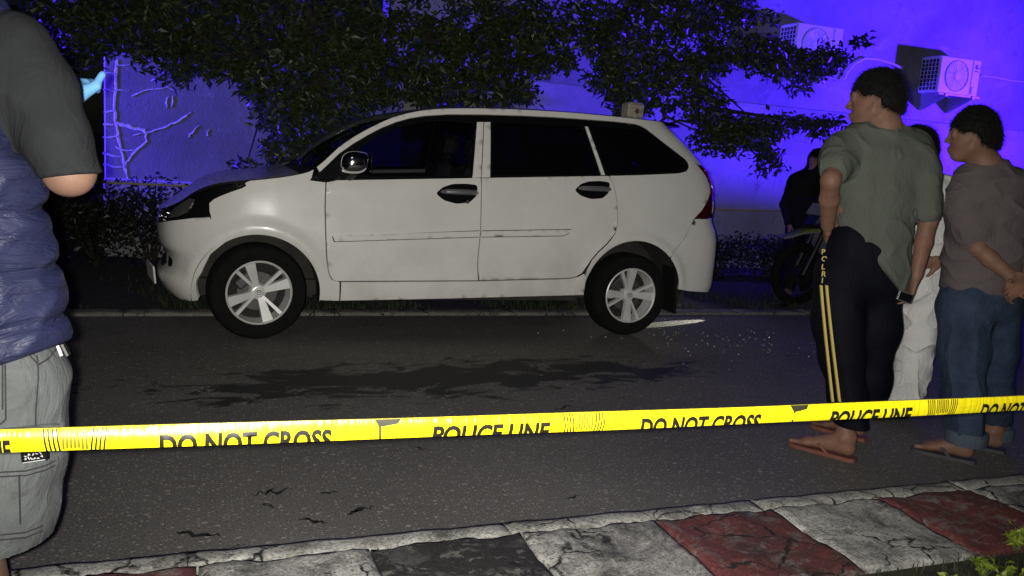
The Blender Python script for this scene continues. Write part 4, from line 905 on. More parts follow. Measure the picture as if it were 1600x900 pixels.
def head(f, c, fw_, up, s=1.0):
    """c: centre of the skull; returns frame (forward, left, up)"""
    fw_ = unit(fw_); up = unit(np.asarray(up)-fw_*(np.asarray(up)@fw_)); lf = np.cross(up, fw_); fr = np.array([fw_, lf, up]); P = lambda a, b, d: c+(fw_*a+lf*b+up*d)*s
    f.ell(P(-.012, 0, .012), (.096*s, .076*s, .102*s), fr, .02)
    f.ell(P(.030, 0, -.035), (.062*s, .063*s, .085*s), fr, .02)
    f.ell(P(.052, 0, -.092), (.036*s, .038*s, .030*s), fr, .02)          # chin
    f.tube([(P(.0, .055, -.055), .02*s, .02*s), (P(.05, .022, -.098), .016*s, .016*s)], fw_, .02); f.tube([(P(.0, -.055, -.055), .02*s, .02*s), (P(.05, -.022, -.098), .016*s, .016*s)], fw_, .02)
    f.tube([(P(.082, -.04, .022), .012*s, .010*s), (P(.090, 0, .024), .013*s, .010*s), (P(.082, .04, .022), .012*s, .010*s)], up, .012)
    for e in (-.033, .033): f.ell(P(.092, e, .002), (.014*s, .018*s, .012*s), fr, .012, 'sub'); f.ell(P(.079, e, .001), (.013*s, .016*s, .012*s), fr, .004)
    f.tube([(P(.088, 0, .010), .008*s, .008*s), (P(.108, 0, -.026), .012*s, .011*s)], fw_, .010)
    for e in (-.013, .013): f.ell(P(.098, e, -.030), (.011*s, .010*s, .008*s), fr, .006)
    f.tube([(P(.086, -.022, -.064), .006*s, .006*s), (P(.096, 0, -.061), .008*s, .007*s), (P(.086, .022, -.064), .006*s, .006*s)], up, .006)
    f.tube([(P(.083, -.018, -.074), .006*s, .006*s), (P(.093, 0, -.075), .009*s, .007*s), (P(.083, .018, -.074), .006*s, .006*s)], up, .006)
    for e in (-1, 1):
        q = P(-.008, .074*e, -.012); f.tube([(q+(up*.026-fw_*.012)*s, .015*s, .006*s), (q+(-up*.024+fw_*.004)*s, .009*s, .006*s)], fw_, .006)
        f.ell(q+(lf*e*.007+fw_*.003)*s, (.007*s, .006*s, .014*s), fr, .004, 'sub')
    return fr
def hair(parent, org, c, fr, s, seed, cutz=-.02, length=.014, mat=M_HAIR, top=.0, h=.005):
    fw_, lf, up = fr; P = lambda a, b, d: c+(fw_*a+lf*b+up*d)*s
    g = Field(c-.17, c+.17, h); g.ell(P(-.014, 0, .014), (.096*s+length, .076*s+length, .102*s+length+top), fr, .0); g.ell(P(-.05, 0, -.02), (.060*s+length, .066*s+length*.7, .085*s), fr, .02)
    g.ell(P(.085, 0, -.045), (.075*s, .12*s, .088*s), fr, .012, 'sub')             # face
    g.ell(P(.015, .085, -.045), (.055*s, .05*s, .062*s), fr, .012, 'sub'); g.ell(P(.015, -.085, -.045), (.055*s, .05*s, .062*s), fr, .012, 'sub')   # round the ears
    g.cut(P(-.05, 0, cutz-.022), -up+fw_*.30, .01)
    g.warp(wob(seed, 12, 110, 260, .0009)); g.warp(wob(seed+1, 6, 25, 50, .0020))
    V, Q = g.mesh(); rs_ = np.random.RandomState(seed); k = rs_.randint(0, len(V), 9000); b = V[k]; n_ = b-P(-.01, 0, 0); n_ /= np.linalg.norm(n_, axis=1, keepdims=True)
    n_ = n_*.42+rs_.normal(size=n_.shape)*.28-up*.55+fw_*.25; n_ /= np.linalg.norm(n_, axis=1, keepdims=True); L = rs_.uniform(.012, .028, (len(b), 1)); sd = np.cross(n_, rs_.normal(size=n_.shape)); sd /= np.linalg.norm(sd, axis=1, keepdims=True)
    W = .0011; sv = np.stack([b-sd*W-n_*.004, b+sd*W-n_*.004, b+sd*W*.6+n_*L*.6, b+n_*L], 1).reshape(-1, 3); sq = (np.arange(len(b))*4)[:, None]+np.array([[0, 1, 2, 3]])+len(V)
    return link('hair', fast_mesh('hair', np.concatenate([V, sv])-np.asarray(org), np.concatenate([Q, sq])), mat, parent)
def hand(f, wrist, d, palm, side, curl=.5, s=1., spread=.10, curls=None, thumb_in=.3, k=.006):
    """d: along the fingers; palm: direction the palm faces; side: direction of the thumb edge"""
    d = unit(d); palm = unit(np.asarray(palm, float)-d*(np.asarray(palm)@d)); th = np.cross(d, palm); th = th if th@np.asarray(side) > 0 else -th
    w = np.asarray(wrist, float); k0 = w+d*.088*s
    f.tube([(w, .024*s, .018*s), (w+d*.03*s, .032*s, .016*s), (k0-d*.004, .040*s, .013*s)], th, .012)
    tips = []
    for i, (o, L) in enumerate(((.029, .073), (.010, .081), (-.010, .075), (-.028, .058))):
        cu_ = curls[i] if curls else curl; p = k0+th*o*s; an = 0.; r = (.0092-.0006*i)*s; dd = unit(d+th*spread*(o/.03))
        for j, fr_ in enumerate((.44, .31, .25)):
            an += cu_*(.9, 1.1, .8)[j]; q = p+(dd*cos(an)+palm*sin(an))*L*fr_*s; f.cap(p, q, r*(1-.09*j), r*(1-.09*(j+1)), k if j == 0 else .003); p = q
        tips.append(p)
    p = w+d*.022*s+th*.026*s+palm*.006*s; a = unit(d*.62+th*(.75-thumb_in*.5)+palm*thumb_in); q = p+a*.042*s; f.cap(w+d*.012*s+th*.014*s, p, .016*s, .0145*s, .012); f.cap(p, q, .0145*s, .0105*s, .012); a2 = unit(a*.8+d*.5+palm*thumb_in*.8-th*.2); f.cap(q, q+a2*.030*s, .0102*s, .0082*s, .004)
    return tips
def foot(f, ankle, heel, toe, s=1., splay=1):
    """heel, toe on the ground"""
    heel = np.asarray(heel, float); toe = np.asarray(toe, float); d = unit((toe-heel)*[1, 1, 0]); lf = np.array([-d[1], d[0], 0]); L = np.linalg.norm((toe-heel)[:2]); u = np.array([0, 0, 1.])
    f.tube([(heel+d*.035+u*.034, .032*s, .030*s), (heel+d*L*.42+u*.036, .034*s, .030*s), (heel+d*L*.72+u*.024, .043*s, .021*s), (heel+d*L*.80+u*.019, .043*s, .016*s)], lf, .02)
    f.tube([(np.asarray(ankle), .036*s, .040*s), (heel+d*.060+u*.055, .036*s, .04*s)], lf, .03); f.tube([(heel+d*.08+u*.075, .028*s, .026*s), (heel+d*L*.55+u*.040, .034*s, .020*s)], lf, .03)
    f.ell(heel+d*.055+lf*.034*s+u*.082, (.014, .012, .014), None, .01); f.ell(heel+d*.055-lf*.034*s+u*.078, (.014, .012, .014), None, .01)
    for i in range(5):
        o = (.030-.0165*i)*splay; l_ = (.0, -.003, -.010, -.020, -.032)[i]; r = (.0125, .0095, .009, .0085, .008)[i]*s; b = heel+d*(L*.78)+lf*o*s+u*.017; e = heel+d*(L-.012+l_)+lf*o*1.12*s+u*(.012)
        f.cap(b, e, r, r*.9, .006)
def sandal(parent, org, heel, toe, sole, strap, s=1.):
    heel = np.asarray(heel, float); toe = np.asarray(toe, float); d = unit((toe-heel)*[1, 1, 0]); lf = np.array([-d[1], d[0], 0]); L = np.linalg.norm((toe-heel)[:2])+.025; h0 = heel-d*.012
    out = [(0, 0), (.02, .028), (.08, .034), (.16, .037), (.72, .049), (.86, .046), (.96, .030), (1, 0)]; poly = [(a*L if a > .1 else a*L, b*s) for a, b in out]+[(a*L, -b*s) for a, b in reversed(out[1:-1])]
    mb = MB(); mb.prism(poly, lambda u, v, t: tuple(h0+d*u+lf*v+np.array([0, 0, t])-org), .001, .018); so = mb.build('sandal_sole', sole, parent)
    P = h0+d*L*.80+np.array([0, 0, .034])
    for e in (-1, 1):
        mb = MB(); mb.tube([tuple(q-org) for q in (h0+d*L*.38+lf*e*.044*s+[0, 0, .014], h0+d*L*.50+lf*e*.045*s+[0, 0, .050], h0+d*L*.66+lf*e*.024*s+[0, 0, .058], P, P-[0, 0, .022])], [.007, .008, .007, .006, .005], 8); mb.build('sandal_strap', strap, so)
M_EYE = plain('dark_eye', (.03, .02, .015), .2)
def brow_eyes(parent, org, c, fr, s):
    fw_, lf, up = fr; P = lambda a, b, d: tuple(c+(fw_*a+lf*b+up*d)*s-org)
    for e_ in (-1, 1):
        mb = MB(); mb.ball(P(.084, .033*e_, .001), (.0085*s,)*3, 10, 8); mb.build('eye', M_EYE, parent)
        mb = MB(); mb.tube([P(.094, .013*e_, .022), P(.094, .032*e_, .028), P(.080, .050*e_, .022)], [.003, .0042, .002], 6); mb.build('eyebrow', M_HAIR, parent)
UP = np.array([0, 0, 1.]); RGT = _R0; AWY = _H     # right and away as the viewer sees them

# ---- man in the olive shirt, back to us, hand on hip
def man_olive():
    D = 3.88; A = lambda x, y, o=0.: at_d(x, y, D+o)
    hl = at_z(1336, 716, .018); tl = at_z(1236, 688, .018); hr = at_z(1352, 684, .018); tr = hr+unit((tl-hl))*.25+AWY*.03
    org = (hl+hr)/2*[1, 1, 0]; t = empty('person', tuple(org), 0, 'person in olive shirt and black striped trousers, hand on hip, phone in other hand', 'person', 'bystanders at the right')
    pel, wst, chs, nk = A(1345, 400), A(1352, 330, .01), A(1372, 262, .0), A(1384, 203, -.01); hc = A(1367, 156, .02)
    Ls, Le, Lh = A(1316, 228, .02), A(1298, 282, -.17), A(1293, 352, .0); Rs, Re, Rw = A(1437, 246, .0), A(1450, 345, -.05), A(1432, 430, -.07)
    lk, la = A(1300, 530, -.03), hl+unit(tl-hl)*.05+UP*.09; rk, ra = A(1372, 540, .07), hr+unit(tr-hr)*.05+UP*.09
    lo, hi = bounds(A, 1235, 1475, 95, 690, .24, (hl, tl, hr, tr)); lo[2] = -.01
    fdir = unit(AWY*.45-RGT*.90-UP*.08)
    f = Field(lo, hi, .0055); fr = head(f, hc, fdir, unit(UP+RGT*.08), 1.05)
    f.tube([(hc+UP*-.06-fdir*.02, .056, .060), (nk+UP*.02, .060, .060), (nk-UP*.05, .10, .07)], RGT, .03)
    f.tube([(chs, .15, .09), (wst, .13, .09), (pel, .13, .10)], RGT, .03)
    f.tube([(Ls, .048, .048), (Le, .042, .042)], UP, .02); f.tube([(Le, .041, .041), (Le*.6+Lh*.4, .042, .040), (Lh, .030, .028)], RGT, .015)
    f.tube([(Rs, .045, .045), (Re, .040, .040), (Re*.6+Rw*.4, .038, .037), (Rw, .028, .026)], RGT, .015)
    hand(f, Lh, -UP*.6+RGT*.25+AWY*.65, RGT, AWY, curls=[.35, .4, .45, .5], thumb_in=.1)
    hand(f, Rw, -UP+RGT*-.14, AWY*.2-RGT*.9, AWY, curls=[.42, .40, .40, .45], thumb_in=.5)
    f.tube([(pel-RGT*.07, .08, .09), (lk, .06, .06), (la, .036, .036)], RGT, .02); f.tube([(pel+RGT*.08, .08, .09), (rk, .06, .06), (ra, .036, .036)], RGT, .02)
    foot(f, la, hl, tl, 1.02); foot(f, ra, hr, tr, 1.02); f.build('body', M_SKIN, t, org)
    brow_eyes(t, org, hc, fr, 1.05); hair(t, org, hc, fr, 1.05, 11, length=.009, top=.012)
    # T-shirt
    f = Field(lo*[1, 1, 0]+[0, 0, .55], hi, .0055); dn = A(1368, 440, .0)
    f.tube([(A(1386, 214), .13, .075), (A(1379, 240), .200, .112), (A(1370, 300), .182, .126), (A(1365, 360), .166, .136), (A(1360, 425), .160, .138), (A(1360, 500), .160, .138)], unit(RGT+UP*-.10), .03)
    f.tube([(A(1342, 214, .01), .075, .075), (Ls+(Le-Ls)*.25, .082, .080), (Ls+(Le-Ls)*.62, .080, .076)], UP, .04)
    f.tube([(A(1425, 230, .02), .072, .075), (Rs+(Re-Rs)*.3, .068, .070), (Rs+(Re-Rs)*.85, .066, .070)], RGT, .04)
    f.tube([(nk-UP*.02, .085, .075), (nk+UP*.008, .066, .064)], RGT, .03)
    f.warp(folds(3, 6, 24, 60, .010, (1, 1, .55))); f.warp(wob(4, 4, 6, 14, .008))
    a, b = A(1312, 362), A(1405, 466); e = b-a; f.cut((a+b)/2, np.cross(np.cross(e, -AWY), e)*0+unit(np.cross(e, AWY))*(1 if unit(np.cross(e, AWY))[2] < 0 else -1), .03)
    f.build('shirt', M_OLIVE, t, org)
    # trousers
    f = Field(lo*[1, 1, 0]+[0, 0, .06], [hi[0], hi[1], 1.12], .0055)
    f.tube([(A(1358, 350), .135, .10), (A(1350, 385), .160, .118), (A(1343, 430), .176, .128)], RGT, .03)
    f.tube([(A(1314, 430), .115, .125), (A(1308, 500, -.02), .108, .115), (A(1316, 560, -.07), .092, .105), (A(1324, 620, -.11), .080, .092), (A(1330, 668, -.14), .072, .085)], RGT, .04)
    f.tube([(A(1372, 440, .03), .108, .125), (A(1368, 510, .06), .105, .115), (A(1358, 590, .10), .088, .10), (A(1356, 650, .13), .082, .09)], RGT, .05)
    f.warp(folds(8, 5, 12, 30, .010, (1, 1, .3))); f.cut(A(1335, 652), -UP); f.cut(A(1360, 340), UP); tro = f.build('trousers', M_NAVYT, t, org)
    V = f.V
    def on(px, py):      # nearest point of the trousers along a line of sight
        d = unit(ray(px, py)); q = V-CC; tt = q@d; off = np.linalg.norm(q-tt[:, None]*d, axis=1); m = off < .010
        return CC+d*(tt[m].min()-.003) if m.any() else A(px, py, -.12)
    for dx in (0, 9):
        mb = MB(); L = [on(1283.5+dx*.95+18*((y-446)/180.)**1.15+(dx*.25*(y-446)/180 if dx else 0), y) for y in np.linspace(446, 628, 16)]; v = []
        for p in L: v += [p-RGT*.0052-org, p+RGT*.0052-org, p+RGT*.0052+AWY*.012-org, p-RGT*.0052+AWY*.012-org]
        mb.add(v, [(i*4+k, i*4+(k+1) % 4, i*4+4+(k+1) % 4, i*4+4+k) for i in range(len(L)-1) for k in range(4)]); mb.build('side_stripe', M_YSTRIPE, tro)
    for ch, y in zip('POLRI', (393, 404, 416.5, 427.5, 438)):
        me = text_mesh('letter', ch, .034, .001, .0006); p = on(1286, y)
        X, Y_ = unit(RGT+AWY*-.0), UP; M = Matrix(((X[0], Y_[0], -AWY[0], 0), (X[1], Y_[1], -AWY[1], 0), (X[2], Y_[2], -AWY[2], 0), (0, 0, 0, 1))); me.transform(M)
        o = link('letter', me, M_YSTRIPE, tro); o.location = tuple(p-org-AWY*.004-RGT*.009-UP*.012)
    for h_, t_, in ((hl, tl), (hr, tr)): sandal(t, org, h_-[0, 0, .018], t_-[0, 0, .018], M_SOLE, M_SOLE, 1.0)
    # phone in the right hand
    ph = A(1414, 464, -.105); mb = MB(); R3 = Matrix((tuple(RGT*.97-UP*.24), tuple(AWY), tuple(UP*.97+RGT*.24))).transposed()
    pe = empty('phone', tuple(ph), 0, 'dark phone with bright rim held low by the olive shirted person', 'phone')
    mb.box((0, 0, 0), (.072, .009, .046), R3, bev=.003); mb.build('case', plain('phone_metal', (.35, .36, .38), .3, .8), pe); mb = MB(); mb.box(tuple(-AWY*.0055), (.062, .002, .036), R3); mb.build('screen', M_BLACKTRIM, pe)
man_olive()

# ---- man in the mauve shirt, hands behind his back
def man_mauve():
    D = 3.98; A = lambda x, y, o=0.: at_d(x, y, D+o)
    hl = at_z(1522, 719, .018); tl = at_z(1428, 697, .018); hr = at_z(1568, 703, .018); tr = hr+unit(tl-hl)*.24
    org = (hl+hr)/2*[1, 1, 0]; t = empty('person', tuple(org), 0, 'person in mauve shirt and rolled up jeans with both hands clasped behind the back', 'person', 'bystanders at the right')
    hc = A(1519, 212, .01); nk = A(1540, 258, .0); chs, wst, pel = A(1543, 320), A(1540, 400), A(1530, 470)
    Ls, Le, Lh = A(1500, 296, .04), A(1527, 388, -.10), A(1577, 430, -.17); Rs, Re, Rh = A(1597, 296, .04), A(1618, 385, -.06), A(1603, 442, -.17)
    lk, la = A(1500, 580, -.02), hl+unit(tl-hl)*.05+UP*.09; rk, ra = A(1550, 575, .06), hr+unit(tr-hr)*.05+UP*.09
    lo, hi = bounds(A, 1440, 1655, 150, 690, .24, (hl, tl, hr, tr)); lo[2] = -.01
    fdir = unit(AWY*.42-RGT*.90-UP*.05)
    f = Field(lo, hi, .0055); fr = head(f, hc, fdir, UP, .97)
    f.tube([(hc-UP*.06-fdir*.015, .054, .058), (nk+UP*.01, .060, .060), (nk-UP*.06, .10, .07)], RGT, .03); f.tube([(chs, .15, .09), (wst, .13, .09), (pel, .13, .10)], RGT, .03)
    for S_, E_, H_ in ((Ls, Le, Lh), (Rs, Re, Rh)): f.tube([(S_, .044, .044), (E_, .041, .041), (E_*.6+H_*.4, .038, .036), (H_, .029, .026)], UP, .015)
    hand(f, Lh, RGT*.75-UP*.65-AWY*.1, -AWY, UP, curls=[.55, .55, .6, .6]); hand(f, Rh, -RGT*.75-UP*.55-AWY*.05, -AWY, UP, curls=[.6, .6, .6, .6])
    f.tube([(pel-RGT*.06, .08, .09), (lk, .06, .06), (la, .036, .036)], RGT, .02); f.tube([(pel+RGT*.06, .08, .09), (rk, .06, .06), (ra, .036, .036)], RGT, .02)
    foot(f, la, hl, tl, .98); foot(f, ra, hr, tr, .98); f.build('body', M_SKIN, t, org)
    brow_eyes(t, org, hc, fr, .97); hair(t, org, hc, fr, .97, 21, length=.012, top=.014)
    f = Field(lo*[1, 1, 0]+[0, 0, .70], hi, .0055)
    f.tube([(A(1545, 266), .11, .075), (A(1546, 288), .185, .105), (A(1546, 340), .186, .125), (A(1540, 400), .178, .130), (A(1536, 448), .176, .130), (A(1536, 520), .176, .13)], unit(RGT-UP*.05), .03)
    f.tube([(A(1512, 278, .03), .07, .07), (Ls+(Le-Ls)*.3, .072, .074), (Ls+(Le-Ls)*.74, .070, .074)], RGT, .04); f.tube([(A(1585, 282, .03), .07, .07), (Rs+(Re-Rs)*.3, .072, .074), (Rs+(Re-Rs)*.74, .070, .074)], RGT, .04)
    f.tube([(nk-UP*.03, .085, .075), (nk+UP*.004, .066, .064)], RGT, .03)
    f.warp(folds(33, 6, 26, 60, .009, (.5, .5, 1))); f.warp(wob(34, 4, 7, 15, .007)); f.cut(A(1535, 455), -UP+RGT*.03, .006); f.build('shirt', M_MAUVE, t, org)
    f = Field(lo*[1, 1, 0]+[0, 0, .05], [hi[0], hi[1], .98], .0055)
    f.tube([(A(1532, 435), .158, .118), (A(1530, 470), .176, .135)], RGT, .03)
    f.tube([(A(1506, 480), .112, .125), (A(1504, 550, -.05), .108, .112), (A(1505, 620, -.10), .092, .10), (A(1509, 680, -.145), .080, .088)], RGT, .04)
    f.tube([(A(1560, 480, .03), .104, .125), (A(1554, 550, .05), .098, .112), (A(1552, 620, .07), .084, .095), (A(1552, 672, .09), .074, .082)], RGT, .04)
    f.warp(folds(43, 6, 14, 36, .012, (1, 1, .45))); f.cut(A(1532, 434), UP); g = f.F.copy(); f.cut(A(1510, 678, -.145), -UP); je = f.build('jeans', M_DENIM, t, org)
    for c0, r0, up_ in ((A(1510, 682, -.145), .087, 0), (A(1554, 674, .09), .080, 0)):
        mb = MB(); c0 = c0-org; mb.lathe([(r0-.006, -.030), (r0+.003, -.032), (r0+.006, -.012), (r0+.007, .010), (r0+.003, .030), (r0-.012, .032), (r0-.02, -.028)], (c0[0], c0[1], c0[2]), 'z', 28); mb.build('cuff', M_DENIMC, je)
    for h_, t_ in ((hl, tl), (hr, tr)): sandal(t, org, h_-[0, 0, .018], t_-[0, 0, .018], M_SOLE2, M_SOLE2, 1.0)
man_mauve()

# ---- man in white behind them
def man_white():
    D = 4.55; A = lambda x, y, o=0.: at_d(x, y, D+o)
    hl = at_z(1420, 655, .02); tl = hl+unit(-RGT*.8+AWY*.6)*.26; hr = at_z(1396, 646, .02)+AWY*.1; tr = hr+unit(-RGT*.8+AWY*.6)*.26
    org = (hl+hr)/2*[1, 1, 0]; t = empty('person', tuple(org), 0, 'person dressed in white standing half hidden behind the olive shirted person', 'person', 'bystanders at the right')
    hc = A(1428, 232, .02); nk = A(1440, 275, 0); lo, hi = bounds(A, 1345, 1535, 175, 640, .26, (hl, tl, tr, hr)); lo[2] = -.01
    Rs, Re, Rw = A(1482, 300, .02), A(1512, 378, -.05), A(1470, 408, -.19); Ls, Le, Lw = A(1398, 305, .04), A(1385, 375, .0), A(1400, 430, .05)
    f = Field(lo, hi, .006); fr = head(f, hc, unit(AWY*.75-RGT*.66), UP, .97)
    f.tube([(hc-UP*.06, .054, .058), (nk, .060, .060), (nk-UP*.06, .10, .07)], RGT, .03); f.tube([(A(1440, 330), .15, .09), (A(1438, 440), .12, .09)], RGT, .03)
    for S_, E_, H_ in ((Rs, Re, Rw), (Ls, Le, Lw)): f.tube([(S_, .044, .044), (E_, .040, .040), (H_, .028, .026)], UP, .015)
    hand(f, Rw, -RGT*.95-UP*.2, -AWY*.4-UP*.2, -UP, curls=[.35, .45, .5, .6]); hand(f, Lw, -UP, RGT, AWY, curl=.3)
    for a_, m_, b_ in ((A(1442, 470), A(1428, 570), hl), (A(1428, 470, .08), A(1405, 570, .12), hr)): f.tube([(a_, .06, .06), (m_, .045, .045), (b_+UP*.09, .033, .033)], RGT, .02)
    f.build('body', M_SKIN2, t, org); brow_eyes(t, org, hc, fr, .97); hair(t, org, hc, fr, .97, 31, length=.014)
    f = Field(lo*[1, 1, 0]+[0, 0, .80], hi, .006)
    f.tube([(A(1442, 283), .10, .07), (A(1442, 302), .18, .10), (A(1440, 360), .182, .12), (A(1438, 425), .172, .12)], RGT, .03)
    f.tube([(A(1474, 292, .02), .068, .07), (Rs+(Re-Rs)*.75, .070, .07)], RGT, .03); f.tube([(A(1410, 294, .02), .068, .07), (Ls+(Le-Ls)*.75, .070, .07)], RGT, .03)
    f.warp(folds(53, 5, 16, 40, .013, (.6, .6, 1))); f.cut(A(1440, 402), -UP, .004); f.build('shirt', M_WCLOTH, t, org)
    f = Field(lo*[1, 1, 0]+[0, 0, .05], [hi[0], hi[1], 1.05], .006)
    f.tube([(A(1440, 398), .150, .11), (A(1440, 440), .165, .13)], RGT, .03)
    f.tube([(A(1446, 450), .100, .115), (A(1436, 520), .094, .10), (A(1424, 580), .088, .092), (A(1412, 628, -.08), .092, .095), (A(1408, 652, -.10), .094, .095)], RGT, .04)
    f.tube([(A(1425, 450, .08), .10, .11), (A(1410, 530, .12), .095, .10), (A(1398, 625, .14), .088, .09)], RGT, .04)
    f.warp(folds(63, 6, 16, 40, .016, (.5, .5, 1))); f.cut(A(1440, 400), UP); f.cut(A(1415, 642, -.1), -UP+RGT*.08); f.build('trousers', M_WCLOTH, t, org)
    mb = MB(); c0 = A(1440, 402)-org; mb.lathe([(.165, -.02), (.172, -.02), (.174, .02), (.165, .02)], tuple(c0), 'z', 36); mb.v = [tuple(np.array(p)+AWY*(-.30*((np.array(p)-c0)@AWY))) for p in mb.v]; mb.build('belt', M_SHOE, t)
    for h_, t_ in ((hl, tl), (hr, tr)):
        g = Field(np.minimum(h_, t_)-.08, np.maximum(h_, t_)+[.08, .08, .16], .006); d = unit(t_-h_); g.tube([(h_+UP*.03+d*.03, .040, .036), (h_+d*.15+UP*.03, .046, .036), (t_+UP*.022-d*.03, .040, .026)], np.cross(UP, d), .02); g.tube([(h_+d*.06+UP*.09, .045, .05), (h_+d*.08+UP*.04, .042, .05)], np.cross(UP, d), .03); g.cut([0, 0, .004], -UP); g.build('shoe', M_SHOE, t, org)
man_white()

# ---- man in the quilted vest at the left edge, close to us
def man_vest():
    D = 1.65; A = lambda x, y, o=0.: at_d(x, y, D+o)
    cx = -108; hip = A(cx, 590); org = hip*[1, 1, 0]; org[2] = KZ-.012; gz = org[2]
    t = empty('person', tuple(org), 0, 'person in navy quilted vest and grey denim shorts at the left edge, blue glove raised', 'person')
    nk = A(cx, 0, .02); hc = A(cx, -110, .06); Rs, Re = A(38, 92, .02), A(108, 268, -.01); Rw = A(70, 190, .34)*1.0; Ls, Le, Lw = A(-254, 92, .02), A(-320, 268, 0), A(-270, 330, .25)
    rf = np.array([*A(5, 1200)[:2], gz]); lf_ = np.array([*A(-215, 1200)[:2], gz])
    lo, hi = bounds(A, -375, 165, -230, 700, .24, (rf, lf_, rf+AWY*.22, lf_+AWY*.22, Rw, Lw+AWY*.2)); lo[2] = gz-.01
    f = Field(lo, hi, .007); fr = head(f, hc, unit(AWY+RGT*.3), UP, 1.0)
    f.tube([(hc-UP*.06, .056, .06), (nk, .062, .062), (nk-UP*.06, .1, .075)], RGT, .03); f.tube([(A(cx, 200), .16, .10), (A(cx, 420), .14, .10), (hip, .14, .11)], RGT, .03)
    f.tube([(Rs, .052, .052), (Re, .045, .045), (Re*.6+Rw*.4, .043, .040), (Rw, .028, .026)], UP, .02); f.tube([(Ls, .052, .052), (Le, .045, .045), (Lw, .028, .026)], UP, .02)
    hand(f, Lw, AWY, -UP, RGT, curl=.4)
    for s_, ft in ((1, rf), (-1, lf_)):
        k_ = hip*.52+ft*.48; f.tube([(hip+RGT*.09*s_, .085, .09), (k_, .060, .062), (ft*.8+hip*.2+UP*.0, .055, .056), (ft+UP*.09, .036, .038)], RGT, .02); foot(f, ft+UP*.09, ft-AWY*.06+UP*.012, ft+AWY*.19+UP*.012, 1.0, 1)
        sandal(t, org, ft-AWY*.06, ft+AWY*.19, M_SOLE2, M_SOLE2)
    f.build('body', M_SKINL, t, org); brow_eyes(t, org, hc, fr, 1.0); hair(t, org, hc, fr, 1.0, 41)
    # T-shirt sleeves
    f = Field(lo*[1, 1, 0]+[0, 0, .95], hi, .006)
    f.tube([(A(cx, 40), .12, .08), (A(cx, 110), .19, .11), (A(cx, 300), .17, .11)], RGT, .03)
    f.tube([(A(20, 70, .01), .066, .066), (Rs+(Re-Rs)*.3, .066, .064), (Rs+(Re-Rs)*.7, .063, .062), (Rs+(Re-Rs)*1.05, .061, .060)], RGT, .03); f.tube([(Ls, .066, .066), (Le, .058, .058)], RGT, .03)
    f.warp(folds(72, 4, 14, 30, .006)); f.warp(wob(73, 4, 8, 16, .004)); e = unit(Re-Rs); f.cut(A(108, 277), unit(e*.35-UP*1.0+RGT*.10), .004); f.build('t_shirt', M_TEE, t, org)
    # vest
    f = Field(lo*[1, 1, 0]+[0, 0, .80], hi, .006)
    f.tube([(A(cx, -5), .10, .09), (A(cx, 40), .155, .11), (A(cx, 110), .188, .135), (A(cx, 300), .208, .150), (A(cx, 420), .246, .165), (A(cx, 500), .262, .172), (A(cx, 560), .250, .168), (A(cx, 620), .24, .16)], RGT, .02)
    f.tube([(A(cx, 20), .09, .09), (A(cx, -25), .085, .085)], RGT, .02); f.cut(A(cx, -22), UP)
    f.tube([(A(70, 40), .060, .30), (A(82, 200), .070, .30), (A(118, 270), .052, .30)], RGT, .015, 'sub'); f.tube([(A(-290, 40), .06, .3), (A(-300, 220), .07, .3), (A(-330, 280), .05, .3)], RGT, .015, 'sub')
    # quilting: rows pinched by seams, with puckers running off them
    zr = np.array([A(cx, y)[2] for y in (60, 150, 240, 330, 420, 500)])
    def quilt(p):
        dz = np.min(np.abs(p[:, 2][:, None]+.02*np.sin(p[:, 0]*7)[:, None]-zr[None, :]), 1); return .010*np.exp(-(dz/.010)**2)
    f.warp(quilt); f.warp(folds(81, 6, 26, 60, .006, (.45, .45, 1.), 2.0)); a, b = A(0, 566), A(96, 538); e = b-a
    f.cut(a, unit(np.cross(np.cross(e, AWY), e)*0+np.array([-(-e[2])*0, 0, -1.])+RGT*(e[2]/max(1e-6, e@RGT))), .01); f.build('vest', M_VEST, t, org)
    # shorts
    f = Field(lo*[1, 1, 0]+[0, 0, .42], [hi[0], hi[1], 1.02], .006)
    f.tube([(A(cx, 520), .21, .15), (A(cx, 600), .235, .165), (A(cx, 640), .235, .165)], RGT, .03)
    f.tube([(A(-2, 600), .120, .14), (A(0, 700), .116, .13), (A(-6, 790), .110, .12), (A(-14, 870), .103, .112)], RGT, .03); f.tube([(A(-215, 600), .120, .14), (A(-215, 700), .116, .13), (A(-210, 790), .110, .12), (A(-205, 870), .103, .112)], RGT, .03)
    f.warp(folds(91, 5, 12, 30, .008, (1, 1, .5))); f.warp(wob(92, 4, 7, 14, .006)); f.cut(A(-100, 520), UP); f.cut(A(30, 858), -UP+RGT*.06, .006); so = f.build('shorts', M_GDENIM, t, org); V = f.V
    def on(px, py, lift=.002):
        d = unit(ray(px, py)); q = V-CC; tt = q@d; off = np.linalg.norm(q-tt[:, None]*d, axis=1); m = off < .009
        return CC+d*(tt[m].min()-lift) if m.any() else None
    def seam(pts, r=.0016, name='seam'):
        L = [];
        for (x0, y0), (x1, y1) in zip(pts, pts[1:]):
            for k in range(8): q = on(x0+(x1-x0)*k/8, y0+(y1-y0)*k/8); L.append(q) if q is not None else None
        L = [p-org for p in L if p is not None]
        if len(L) > 2: mb = MB(); mb.tube(L, r, 6); mb.build(name, M_SEAM, so)
    for pts in ([(8, 570), (9, 655), (2, 662), (-30, 664)], [(4, 570), (4, 650)], [(58, 555), (60, 590), (56, 640), (55, 690)], [(44, 552), (60, 570), (76, 560), (88, 545)], [(0, 738), (40, 736), (70, 728), (90, 718)], [(0, 745), (40, 743), (70, 735), (88, 726)], [(30, 742), (32, 830)], [(0, 836), (40, 832), (70, 820)], [(0, 844), (40, 840), (70, 828)]): seam(pts)
